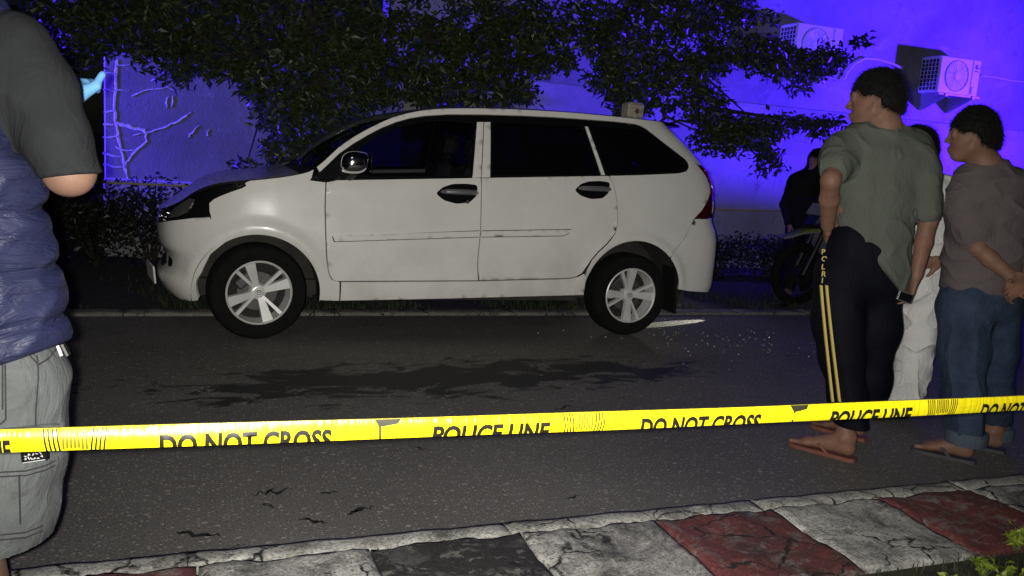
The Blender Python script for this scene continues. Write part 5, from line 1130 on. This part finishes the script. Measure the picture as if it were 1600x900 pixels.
    # pocket flap
    fl_pts = [(0, 672), (50, 668), (93, 664), (94, 712), (70, 722), (40, 730), (0, 732)]; P3 = [on(x, y, .008) for x, y in fl_pts]; P3 = [p if p is not None else A(x, y, -.11) for p, (x, y) in zip(P3, fl_pts)]
    mb = MB(); c = np.mean(P3, 0); v = [p-org for p in P3]+[p-org+AWY*.02 for p in P3]+[c-org-AWY*.004]; nn = len(P3); mb.add(v, [(i, (i+1) % nn, 2*nn) for i in range(nn)]+[(i, (i+1) % nn, nn+(i+1) % nn, nn+i) for i in range(nn)]); mb.build('pocket_flap', M_GDENIM, so)
    q = [(32, 707), (72, 701), (73, 719), (34, 725)]; P4 = [on(x, y, .014) for x, y in q]; P4 = [p if p is not None else A(x, y, -.125) for p, (x, y) in zip(P4, q)]
    dmin = min((p-CC)@CF for p in P4)-.006; P4 = [CC+(p-CC)*(dmin/((p-CC)@CF)) for p in P4]
    mb = MB(); v = [p-org for p in P4]+[p-org+AWY*.010 for p in P4]; mb.add(v, [(0, 1, 2, 3), (0, 1, 5, 4), (1, 2, 6, 5), (2, 3, 7, 6), (3, 0, 4, 7)]); lb = mb.build('pocket_label', M_SHOE, so)
    rr = random.Random(5); mb = MB(); B = lambda u, w_: (P4[0]*(1-u)+P4[1]*u)*(1-w_)+(P4[3]*(1-u)+P4[2]*u)*w_-AWY*.0012-org
    for row, n_ in ((.30, 5), (.62, 6)):
        for i in range(n_): u0 = .12+.76*i/n_; pts = [B(u0+rr.uniform(0, .04), row+rr.uniform(-.14, .14)), B(u0+.05, row+rr.uniform(-.12, .12)), B(u0+.09, row+rr.uniform(-.14, .14)), B(u0+.10, row+.05)]; mb.tube(pts, .0009, 5)
    mb.tube([B(.05, .92), B(.95, .92)], .0008, 5); mb.build('lettering', plain('label_white', (.7, .7, .7), .6), lb)
    # gloved right hand, raised ahead of him
    g0 = A(112, 190, .36); g = Field(g0-.22, g0+.26, .004); g.tube([(A(70, 215, .30), .038, .034), (A(88, 175, .33), .034, .030), (A(96, 150, .35), .034, .030)], UP, .02)
    hand(g, A(97, 150, .35), AWY*.9+UP*.35-RGT*.25, -UP*.9+AWY*.3, RGT, curls=[.3, .4, .5, .6], s=1.12, thumb_in=-.45); g.warp(wob(9, 5, 60, 120, .0012)); g.build('glove', M_GLOVE, t, org)
    # strap end and a pen at the hem
    for nm, p0, p1, r, m in (('cord_end', (97, 538), (106, 556), .006, M_SHOE), ('zip_pull', (90, 540), (96, 556), .0032, plain('white_plastic', (.7, .7, .68), .5))):
        mb = MB(); mb.tube([A(*p0, -.06)-org, A(*p1, -.06)-org], r, 8); mb.build(nm, m, t)
man_vest()
# ------------------------------------------------------------------ unseen police van up the road on the right, its roof carrying the blue beacon and blocking its low rays, and a second unseen van added to screen the car from it
M_VAN = plain('dark_van_paint', (.02, .022, .03), .35)
def van_at(name, loc, label, bar):
    van = empty(name, loc, 0, label, 'van', 'vans up the road')
    mb = MB()
    side = [(-2.2, .35), (2.3, .35), (2.35, .9), (1.7, 1.0), (1.0, 1.60), (-2.1, 1.62), (-2.25, 1.2)]
    mb.prism(side, lambda u, v, t: (u, t, v), -.82, .82); mb.build('body', M_VAN, van)
    mb = MB(); mb.box((-.2, 0, 1.635), (2.5, 1.55, .03), bev=.01); mb.build('roof', M_VAN, van)
    for sy_ in (-.835, .835):
        mb = MB(); mb.prism([(.95, 1.05), (.55, 1.5), (-1.95, 1.52), (-2.0, 1.05)], lambda u, v, t: (u, sy_+t, v), -.008, .008); mb.build('window', M_BLACKTRIM, van)
        for xx in (-1.4, 1.5):
            mb = MB(); mb.lathe([(0, -.1), (.2, -.11), (.31, -.1), (.33, -.06), (.33, .06), (.31, .1), (.2, .11), (0, .1)], (xx, sy_*.9, .33), 'y', 32); mb.build('wheel', M_RUBBER, van)
    if bar: mb = MB(); mb.box((-.35, -.45, 1.70), (.12, .30, .09), bev=.02); mb.box((-.35, .45, 1.70), (.12, .30, .09), bev=.02); mb.build('light_bar', plain('blue_beacon_lens', (.02, .02, .5), .15), van)
van_at('police_van', (13.55, 5.9, 0), 'dark police van with a blue light bar parked up the road', True)
van_at('beacon_screen_van', (10.9, 5.42, .16), 'dark unseen van added to keep the blue beacon off the car and road', False)
# ------------------------------------------------------------------ the barrier tape across the foreground
_t = NT('yellow_barrier_tape'); _c = _t.geo(); _t.set(Base_Color=_t.mix(_t.ramp(_t.noise(_t.mapping(_c, (2, 1, 20)), 9, 4), [(.35, 0), (.7, 1)]), (.76, .62, .008), (.86, .75, .012)), Roughness=.30); _t.b.inputs['Coat Weight'].default_value = .3
_t.bump(_t.ramp(_t.noise(_t.mapping(_c, (26, 1, 3)), 3, 4, .5, .6), [(.4, 0), (.6, 1)]), .25, .004); M_TAPE = _t.m
M_INK = plain('black_tape_ink', (.012, .011, .008), .45)
TY = 1.35; tz = lambda x: .826-.0105*(x+.2)-.004*sin(x*1.7)       # sagging a little towards the right
tape = empty('barrier_tape', (0, TY, tz(0)), 0, 'yellow barrier tape stretched across the whole foreground, lettered in black', 'tape'); torg = np.array([0, TY, tz(0)])
# folded along its length: a rounded band, open at the back
HW = .0178
def band(x, a):      # a in -1..1 up the face; a>1 curls over the top
    f = a*HW; bulge = -.0045*(1-min(1, a*a))
    return np.array([x, TY+bulge+.0012*sin(x*9+a*2), tz(x)+f])
mb = MB(); xs = np.arange(-6.5, 9.01, .02); V = []; cs = [(-1.0, 0), (-.9, 0), (-.6, 0), (-.25, 0), (.1, 0), (.45, 0), (.75, 0), (.92, 0), (1., 0), (.9, .010), (.3, .012), (-.5, .010), (-.95, .004)]
for x in xs:
    for a, back in cs: p = band(x, a); p = p-torg; p[1] += back; V.append(p)
m = len(cs); mb.add(V, [(i*m+k, i*m+(k+1) % m, i*m+m+(k+1) % m, i*m+m+k) for i in range(len(xs)-1) for k in range(m)]); mb.build('band', M_TAPE, tape)
def on_tape(me, x0, a0=-.98):
    """lay flat lettering on the curved face of the band"""
    for v in me.vertices:
        X, Y_, Z_ = v.co; a = a0+Y_/HW; p = band(x0+X, max(-1, min(1, a))); v.co = (p[0]-torg[0], p[1]-torg[1]-.0009-max(0, Z_)*.2, p[2]-torg[2])
    return me
def px_x(px): return at_y(px, 660, TY)[0]
for px0, px1, body in ((248, 518, 'DO NOT CROSS'), (676, 858, 'POLICE LINE'), (1000, 1186, 'DO NOT CROSS'), (1294, 1420, 'POLICE LINE'), (1528, 1650, 'DO NOT CROSS'), (-130, 16, 'POLICE LINE')):
    x0, x1 = px_x(px0), px_x(px1); me = text_mesh('lettering', body, .050, 0, .0020)
    bm = bmesh.new(); bm.from_mesh(me); bmesh.ops.bisect_plane(bm, geom=bm.verts[:]+bm.edges[:]+bm.faces[:], plane_co=(0, .0150, 0), plane_no=(0, -1, 0), clear_outer=True); bm.to_mesh(me); bm.free()
    for v in me.vertices: v.co.y -= .0150
    w0 = max(v.co.x for v in me.vertices); 
    for v in me.vertices: v.co.x *= (x1-x0)/w0
    bm = bmesh.new(); bm.from_mesh(me); bmesh.ops.triangulate(bm, faces=bm.faces); bmesh.ops.subdivide_edges(bm, edges=bm.edges, cuts=1); bm.to_mesh(me); bm.free()
    link('lettering', on_tape(me, x0), M_INK, tape)
def quad(name, x0, x1, a0, a1, mat=M_INK, lean=0.):
    V = []; n_ = 8
    for i in range(n_+1): a = a0+(a1-a0)*i/n_; V += [band(x0+lean*(a-a0), a)-torg-[0, .0009, 0], band(x1+lean*(a-a0), a)-torg-[0, .0009, 0]]
    return V, [(2*i, 2*i+1, 2*i+3, 2*i+2) for i in range(n_)]
rnd = random.Random(3)
for pc in (118, 912, 1467):        # fine-barred emblem panels between the words
    xc = px_x(pc); w = .042; mb = MB()
    for s_ in (-1, 1):
        mb = MB()
        for k in range(4): x = xc+s_*(w*.50+k*.0058); mb.add(*quad('', x-.0013, x+.0013, -.98, .98, lean=.002*s_))
        mb.build('printed_bars', M_INK, tape)['kind'] = 'stuff'
    mb = MB()
    for k in range(7): x = xc-.016+k*.0052; mb.add(*quad('', x-.0016, x+.0016, -.75+rnd.uniform(-.15, .1), .95))
    mb.build('printed_emblem', plain('faded_tape_ink', (.16, .13, .01), .5), tape)
for pc in (594, 1237):             # dark tears laid on the band at its creased knots
    xc = px_x(pc); mb = MB(); V = [band(xc-.010, 1.0), band(xc+.036, 1.0), band(xc+.030, .55), band(xc+.012, .38), band(xc+.001, .30), band(xc+.003, -.98), band(xc-.001, -.98), band(xc-.003, .3)]; mb.add([p-torg-[0, .0011, 0] for p in V], [(0, 1, 2, 3, 4, 7), (7, 4, 5, 6)]); mb.build('tear', plain('dark_tape_tear', (.02, .018, .006), .7), tape)
# the second line of tape beyond the car, seen edge on as a cord
c0, c1, c2, c3 = at_y(60, 281, 7.45), at_y(320, 292, 7.45), at_y(1115, 328, 7.45), at_y(1330, 332, 7.45)
mb = MB(); mb.tube([c0, c1, (c1+c2)/2-np.array([0, 0, .01]), c2, c3, c3+np.array([4, 0, .05])], .008, 6); o = mb.build('cord', plain('dull_yellow_cord', (.30, .24, .10), .7)); tag(o, 'thin dull cord stretched level behind the car', 'cord')

# ------------------------------------------------------------------ small pale box on the roof
bp = at_y(988, 180, 6.1); 
bx_ = empty('roof_box', (bp[0], 6.1, 1.618), 0, 'small pale weathered box with a dark emblem on the car roof', 'box')
mb = MB(); mb.box((0, 0, .068), (.145, .13, .125), bev=.014); mb.build('case', worn_paint('stained_ivory_plastic', (.55, .52, .40), .40, .35, 21), bx_)
mb = MB(); mb.prism([(.020*cos(a)*(1.25 if i % 2 else .8), .020*sin(a)*(1.15 if i % 2 else .85)) for i, a in enumerate(np.linspace(0, 2*pi, 11)[:-1])], lambda u, v, t: (u+.005, -.0655+t, v+.062), -.002, .002); mb.build('emblem', plain('rusty_emblem', (.10, .05, .035), .6), bx_)
mb = MB(); mb.box((0, -.0655, .112), (.09, .003, .010)); mb.build('lettering_strip', plain('faded_lettering', (.22, .20, .14), .7), bx_)

# ------------------------------------------------------------------ weeds at the near corner and litter
def weed(px, py, n, size, seed, label, h=.07):
    b = at_z(px, py, KZ-.01); rr = np.random.RandomState(seed); o = empty('weed', tuple(b), 0, label, 'weed', 'weeds by the painted kerb'); mb = MB(); P = []
    for k in range(n):
        a = rr.rand()*6.28; q = np.array([cos(a)*.06*rr.rand(), sin(a)*.05*rr.rand(), h*rr.uniform(.4, 1.1)]); mb.tube([(0, 0, -.01), tuple(q*.6), tuple(q)], .0016, 5); P.append(q)
        for j in range(2): P.append(q*rr.uniform(.6, 1.)+rr.normal(size=3)*.006)
    mb.build('stems', plain('weed_stem', (.08, .12, .02), .7), o); leaves('leaves', np.array(P), size, seed, M_LEAFY, o, up=-.1, lw=.75); return o
for i, (px, py, n, sz, hh, lab) in enumerate(((1585, 862, 9, .034, .085, 'tall yellow green weed at the right edge by the red kerb block'), (1535, 900, 10, .030, .055, 'yellow green weed low beside the last red kerb block'), (1575, 920, 10, .03, .07, 'bushy yellow green weed in the bottom right corner'), (1480, 925, 8, .028, .05, 'small weed just left of the corner weeds'), (1440, 935, 7, .034, .05, 'broad leaved weed at the bottom edge right of the white block'), (1610, 935, 10, .03, .09, 'weed half out of view in the bottom right corner'))):
    weed(px, py, n, sz, 300+i, lab, hh)
rs = np.random.RandomState(99); n = 900; C = np.stack([rs.uniform(1.7, 4.2, n), 1.86-np.abs(rs.normal(0, .08, n)), np.full(n, KZ-.012)], 1)
blades('verge_grass_tufts', C, .035, 8, M_GRASS, 'thin grass along the back of the painted kerb', w=.003)
# crumbs of glass and grit scattered on the tarmac behind the car
M_CRUMB = plain('glass_crumb', (.75, .78, .72), .15, spec=.8)
rs = np.random.RandomState(12); mb = MB()
for k in range(110):
    x, y = rs.normal(3.75, .45), rs.normal(5.35, .40)
    if y > 6.1 or y < 3.2: continue
    s_ = rs.uniform(.003, .008); a = rs.rand()*6.28; mb.add([(x+s_*cos(a+k2*2.1), y+s_*sin(a+k2*2.1), .002) for k2 in range(3)]+[(x, y, .002+s_*.9)], [(0, 1, 3), (1, 2, 3), (2, 0, 3), (2, 1, 0)])
o = mb.build('glass_crumbs', M_CRUMB); tag(o, 'crumbs of broken glass scattered on the road behind the rear wheel', 'debris', kind='stuff')

# ------------------------------------------------------------------ motorcycle and its rider in the dark
MX, MY = 6.18, 6.70
M_BKW = plain('white_fairing_plastic', (.20, .21, .23), .4); M_BKB = plain('dark_blue_fairing', (.015, .018, .06), .3); M_BKY = plain('lime_graphic', (.16, .19, .02), .5); M_BKD = plain('bike_black', (.010, .010, .011), .5)
bike = empty('motorcycle', (MX, MY, 0), 0, 'dark trail motorcycle with white and lime fairing facing left behind the olive shirted person', 'motorcycle')
for x in (-.66, .66):
    w = empty('wheel', (x, 0, .31)); w.parent = bike
    mb = MB(); mb.lathe([(.265+.045*cos(a), .045*sin(a)) for a in np.linspace(0, 2*pi, 13)], (0, 0, 0), 'y', 40); mb.build('tyre', M_RUBBER, w)
    mb = MB(); mb.lathe([(.225, -.02), (.232, 0), (.225, .02), (.215, 0), (.225, -.02)], (0, 0, 0), 'y', 36); mb.lathe([(.035, -.06), (.035, .06), (.0, .06)], (0, 0, 0), 'y', 14)
    for k in range(18): a = k*pi/9; mb.tube([(.03*cos(a), .02*(-1)**k, .03*sin(a)), (.22*cos(a+.15), 0, .22*sin(a+.15))], .0025, 4)
    mb.build('rim', M_BKD, w); mb = MB(); mb.lathe([(.06, .05), (.11, .05), (.11, .055), (.06, .055)], (0, -.1, 0), 'y', 24); mb.build('brake_disc', M_BKD, w)
for s_ in (-.075, .075):
    mb = MB(); mb.tube([(-.66, s_, .31), (-.52, s_, .62), (-.40, s_, .92)], [.022, .026, .024], 10); mb.build('fork', M_BKD, bike)
    mb = MB(); mb.tube([(.66, s_*1.1, .31), (.1, s_*.9, .36)], .024, 8); mb.build('swing_arm', M_BKD, bike)
def shell(name, poly, hw, mat, taper=.6):
    mb = MB(); n_ = len(poly); c = np.mean(poly, 0); V = []
    for y, k in ((-hw, taper), (-hw*.75, .95), (0, 1.0), (hw*.75, .95), (hw, taper)): V += [(c[0]+(u-c[0])*k, y, c[1]+(v-c[1])*k) for u, v in poly]
    F = [tuple(range(n_-1, -1, -1)), tuple(range(4*n_, 5*n_))]+[(r*n_+i, r*n_+(i+1) % n_, r*n_+n_+(i+1) % n_, r*n_+n_+i) for r in range(4) for i in range(n_)]; mb.add(V, F); return mb.build(name, mat, bike)
shell('front_mudguard', [(-.93, .665), (-.70, .74), (-.48, .765), (-.46, .735), (-.70, .705), (-.90, .65)], .065, M_BKW); shell('mudguard_graphic', [(-.80, .705), (-.66, .752), (-.5, .768), (-.5, .752), (-.66, .730)], .068, M_BKY, .98)
shell('headlamp_cowl', [(-.60, .80), (-.50, 1.00), (-.38, 1.02), (-.36, .80), (-.46, .74)], .10, M_BKB); shell('cowl_graphic', [(-.57, .90), (-.50, 1.01), (-.45, 1.01), (-.53, .88)], .102, M_BKW, .97)
shell('tank', [(-.34, .72), (-.30, .92), (-.12, .97), (.08, .86), (.05, .70), (-.2, .62)], .13, M_BKB); shell('side_fairing', [(-.50, .68), (-.36, .82), (-.18, .76), (-.28, .52), (-.36, .50)], .16, M_BKW)
shell('seat', [(.0, .82), (.12, .86), (.72, .92), (.74, .87), (.1, .78)], .11, M_BKD, .85); shell('tail', [(.30, .80), (.86, .92), (.88, .88), (.6, .74), (.3, .70)], .09, M_BKW); shell('engine', [(-.28, .28), (-.30, .58), (.10, .60), (.16, .30), (-.05, .22)], .14, M_BKD, .85)
mb = MB(); mb.tube([(-.36, -.38, 1.03), (-.40, -.20, 1.04), (-.41, 0, .98), (-.40, .20, 1.04), (-.36, .38, 1.03)], .013, 8); mb.build('handlebar', M_BKD, bike)
mb = MB(); mb.tube([(-.2, -.13, .36), (.2, -.15, .30), (.5, -.16, .48), (.80, -.16, .60)], [.02, .024, .04, .045], 10); mb.build('exhaust', M_STEEL, bike)
mb = MB(); mb.box((-.46, -.14, .46), (.03, .012, .20), Matrix.Rotation(.45, 3, 'Y')); mb.build('fork_guard', M_BKW, bike)
mb = MB(); mb.tube([(.05, -.12, .30), (.12, -.30, .015)], .011, 8); mb.build('side_stand', M_BKD, bike)
def bystander():
    O = np.array([5.93, 7.25, 0]); t = empty('person', tuple(O), 0, 'person in black with a hood added to keep the face dark standing in the dark behind the motorcycle, a silhouette', 'person', 'bystanders at the right'); P = lambda r, a, z: O+RGT*r+AWY*a+UP*z
    lo, hi = O-[.50, .45, .01], O+[.50, .45, 1.75]; f = Field(lo, hi, .009); hc = P(.10, .02, 1.425); fr = head(f, hc, unit(-RGT*.8-AWY*.5), UP, .98)
    f.tube([(hc-UP*.07, .055, .055), (P(.08, 0, 1.29), .06, .06)], RGT, .03); f.tube([(P(.08, 0, 1.27), .10, .07), (P(.06, 0, 1.0), .13, .09), (P(.05, 0, .80), .13, .10)], RGT, .03); [f.tube([(P(.05+.08*s_, 0, .80), .08, .08), (P(.05+.10*s_, 0, .09), .035, .035)], RGT, .02) for s_ in (-1, 1)]
    for s_ in (-1, 1):
        f.tube([(P(.06+.18*s_, 0, 1.20), .05, .05), (P(.06+.23*s_, 0, .95), .042, .042), (P(.06+.20*s_, -.08, .75), .03, .028)], AWY, .02); hand(f, P(.06+.20*s_, -.08, .75), -UP-AWY*.2, -RGT*s_, -AWY, curl=.4)
    for s_ in (-1, 1): foot(f, P(.05+.10*s_, 0, .09), P(.05+.10*s_, .06, .01), P(.03+.12*s_, -.18, .01))
    f.build('body', M_SKIN, t, O); brow_eyes(t, O, hc, fr, .98); hair(t, O, hc, fr, .98, 61)
    f = Field(lo+[0, 0, .6], hi, .009); f.tube([(P(.08, 0, 1.30), .10, .08), (P(.06, 0, 1.21), .20, .12), (P(.05, 0, 1.0), .205, .14), (P(.05, 0, .74), .20, .14)], RGT, .04)
    for s_ in (-1, 1): f.tube([(P(.06+.17*s_, 0, 1.20), .08, .08), (P(.06+.23*s_, 0, .95), .066, .066), (P(.06+.205*s_, -.07, .78), .052, .052)], AWY, .03)
    f.ell(hc-fr[0]*.02, (.118, .108, .135), fr, .03); f.tube([(P(.08, 0, 1.28), .11, .10), (hc-UP*.06, .10, .10)], RGT, .03); f.ell(hc+fr[0]*.12-UP*.01, (.085, .07, .10), fr, .01, 'sub'); f.warp(folds(5, 4, 18, 40, .01)); f.cut(P(0, 0, .72), -UP); f.build('jacket', M_DARKCL, t, O)  # hood added so the flash leaves the face dark
    f = Field(lo, hi-[0, 0, .75], .009)
    for s_ in (-1, 1): f.tube([(P(.05+.09*s_, 0, .78), .11, .12), (P(.05+.11*s_, 0, .42), .085, .09), (P(.05+.10*s_, 0, .06), .08, .085)], RGT, .04)
    f.cut([0, 0, .05], -UP); f.build('trousers', M_DARKCL, t, O)
    for s_ in (-1, 1): sandal(t, O, P(.05+.10*s_, .06, 0), P(.03+.12*s_, -.18, 0), M_SOLE2, M_SOLE2)
bystander()
# torch lying behind the car, its beam raking under the rear bumper
tp = np.array([5.0, 6.30, .06]); tt_ = np.array([3.70, 5.90, 0.])
th_ = empty('torch', tuple(tp+[.05, .02, -.06]), 0, 'small black torch lying lit on the ground behind the car', 'torch'); dd_ = unit(tt_-tp)
mb = MB(); mb.tube([tp-dd_*.17-tp-[.05, .02, -.06], tp-dd_*.05-tp-[.05, .02, -.06], tp-dd_*.01-tp-[.05, .02, -.06]], [.016, .016, .026], 12); mb.build('barrel', M_BKD, th_)
lamp('torch_beam', 'SPOT', tuple(tp+UP*.16), tuple(tt_), 420, (1, 1, .80), shadow_soft_size=.006, spot_size=radians(6.5), spot_blend=.35)
lamp('torch_spill', 'SPOT', (4.3, 7.9, .42), (3.75, 5.2, 0), 16, (1, .97, .82), shadow_soft_size=.02, spot_size=radians(70), spot_blend=1.)
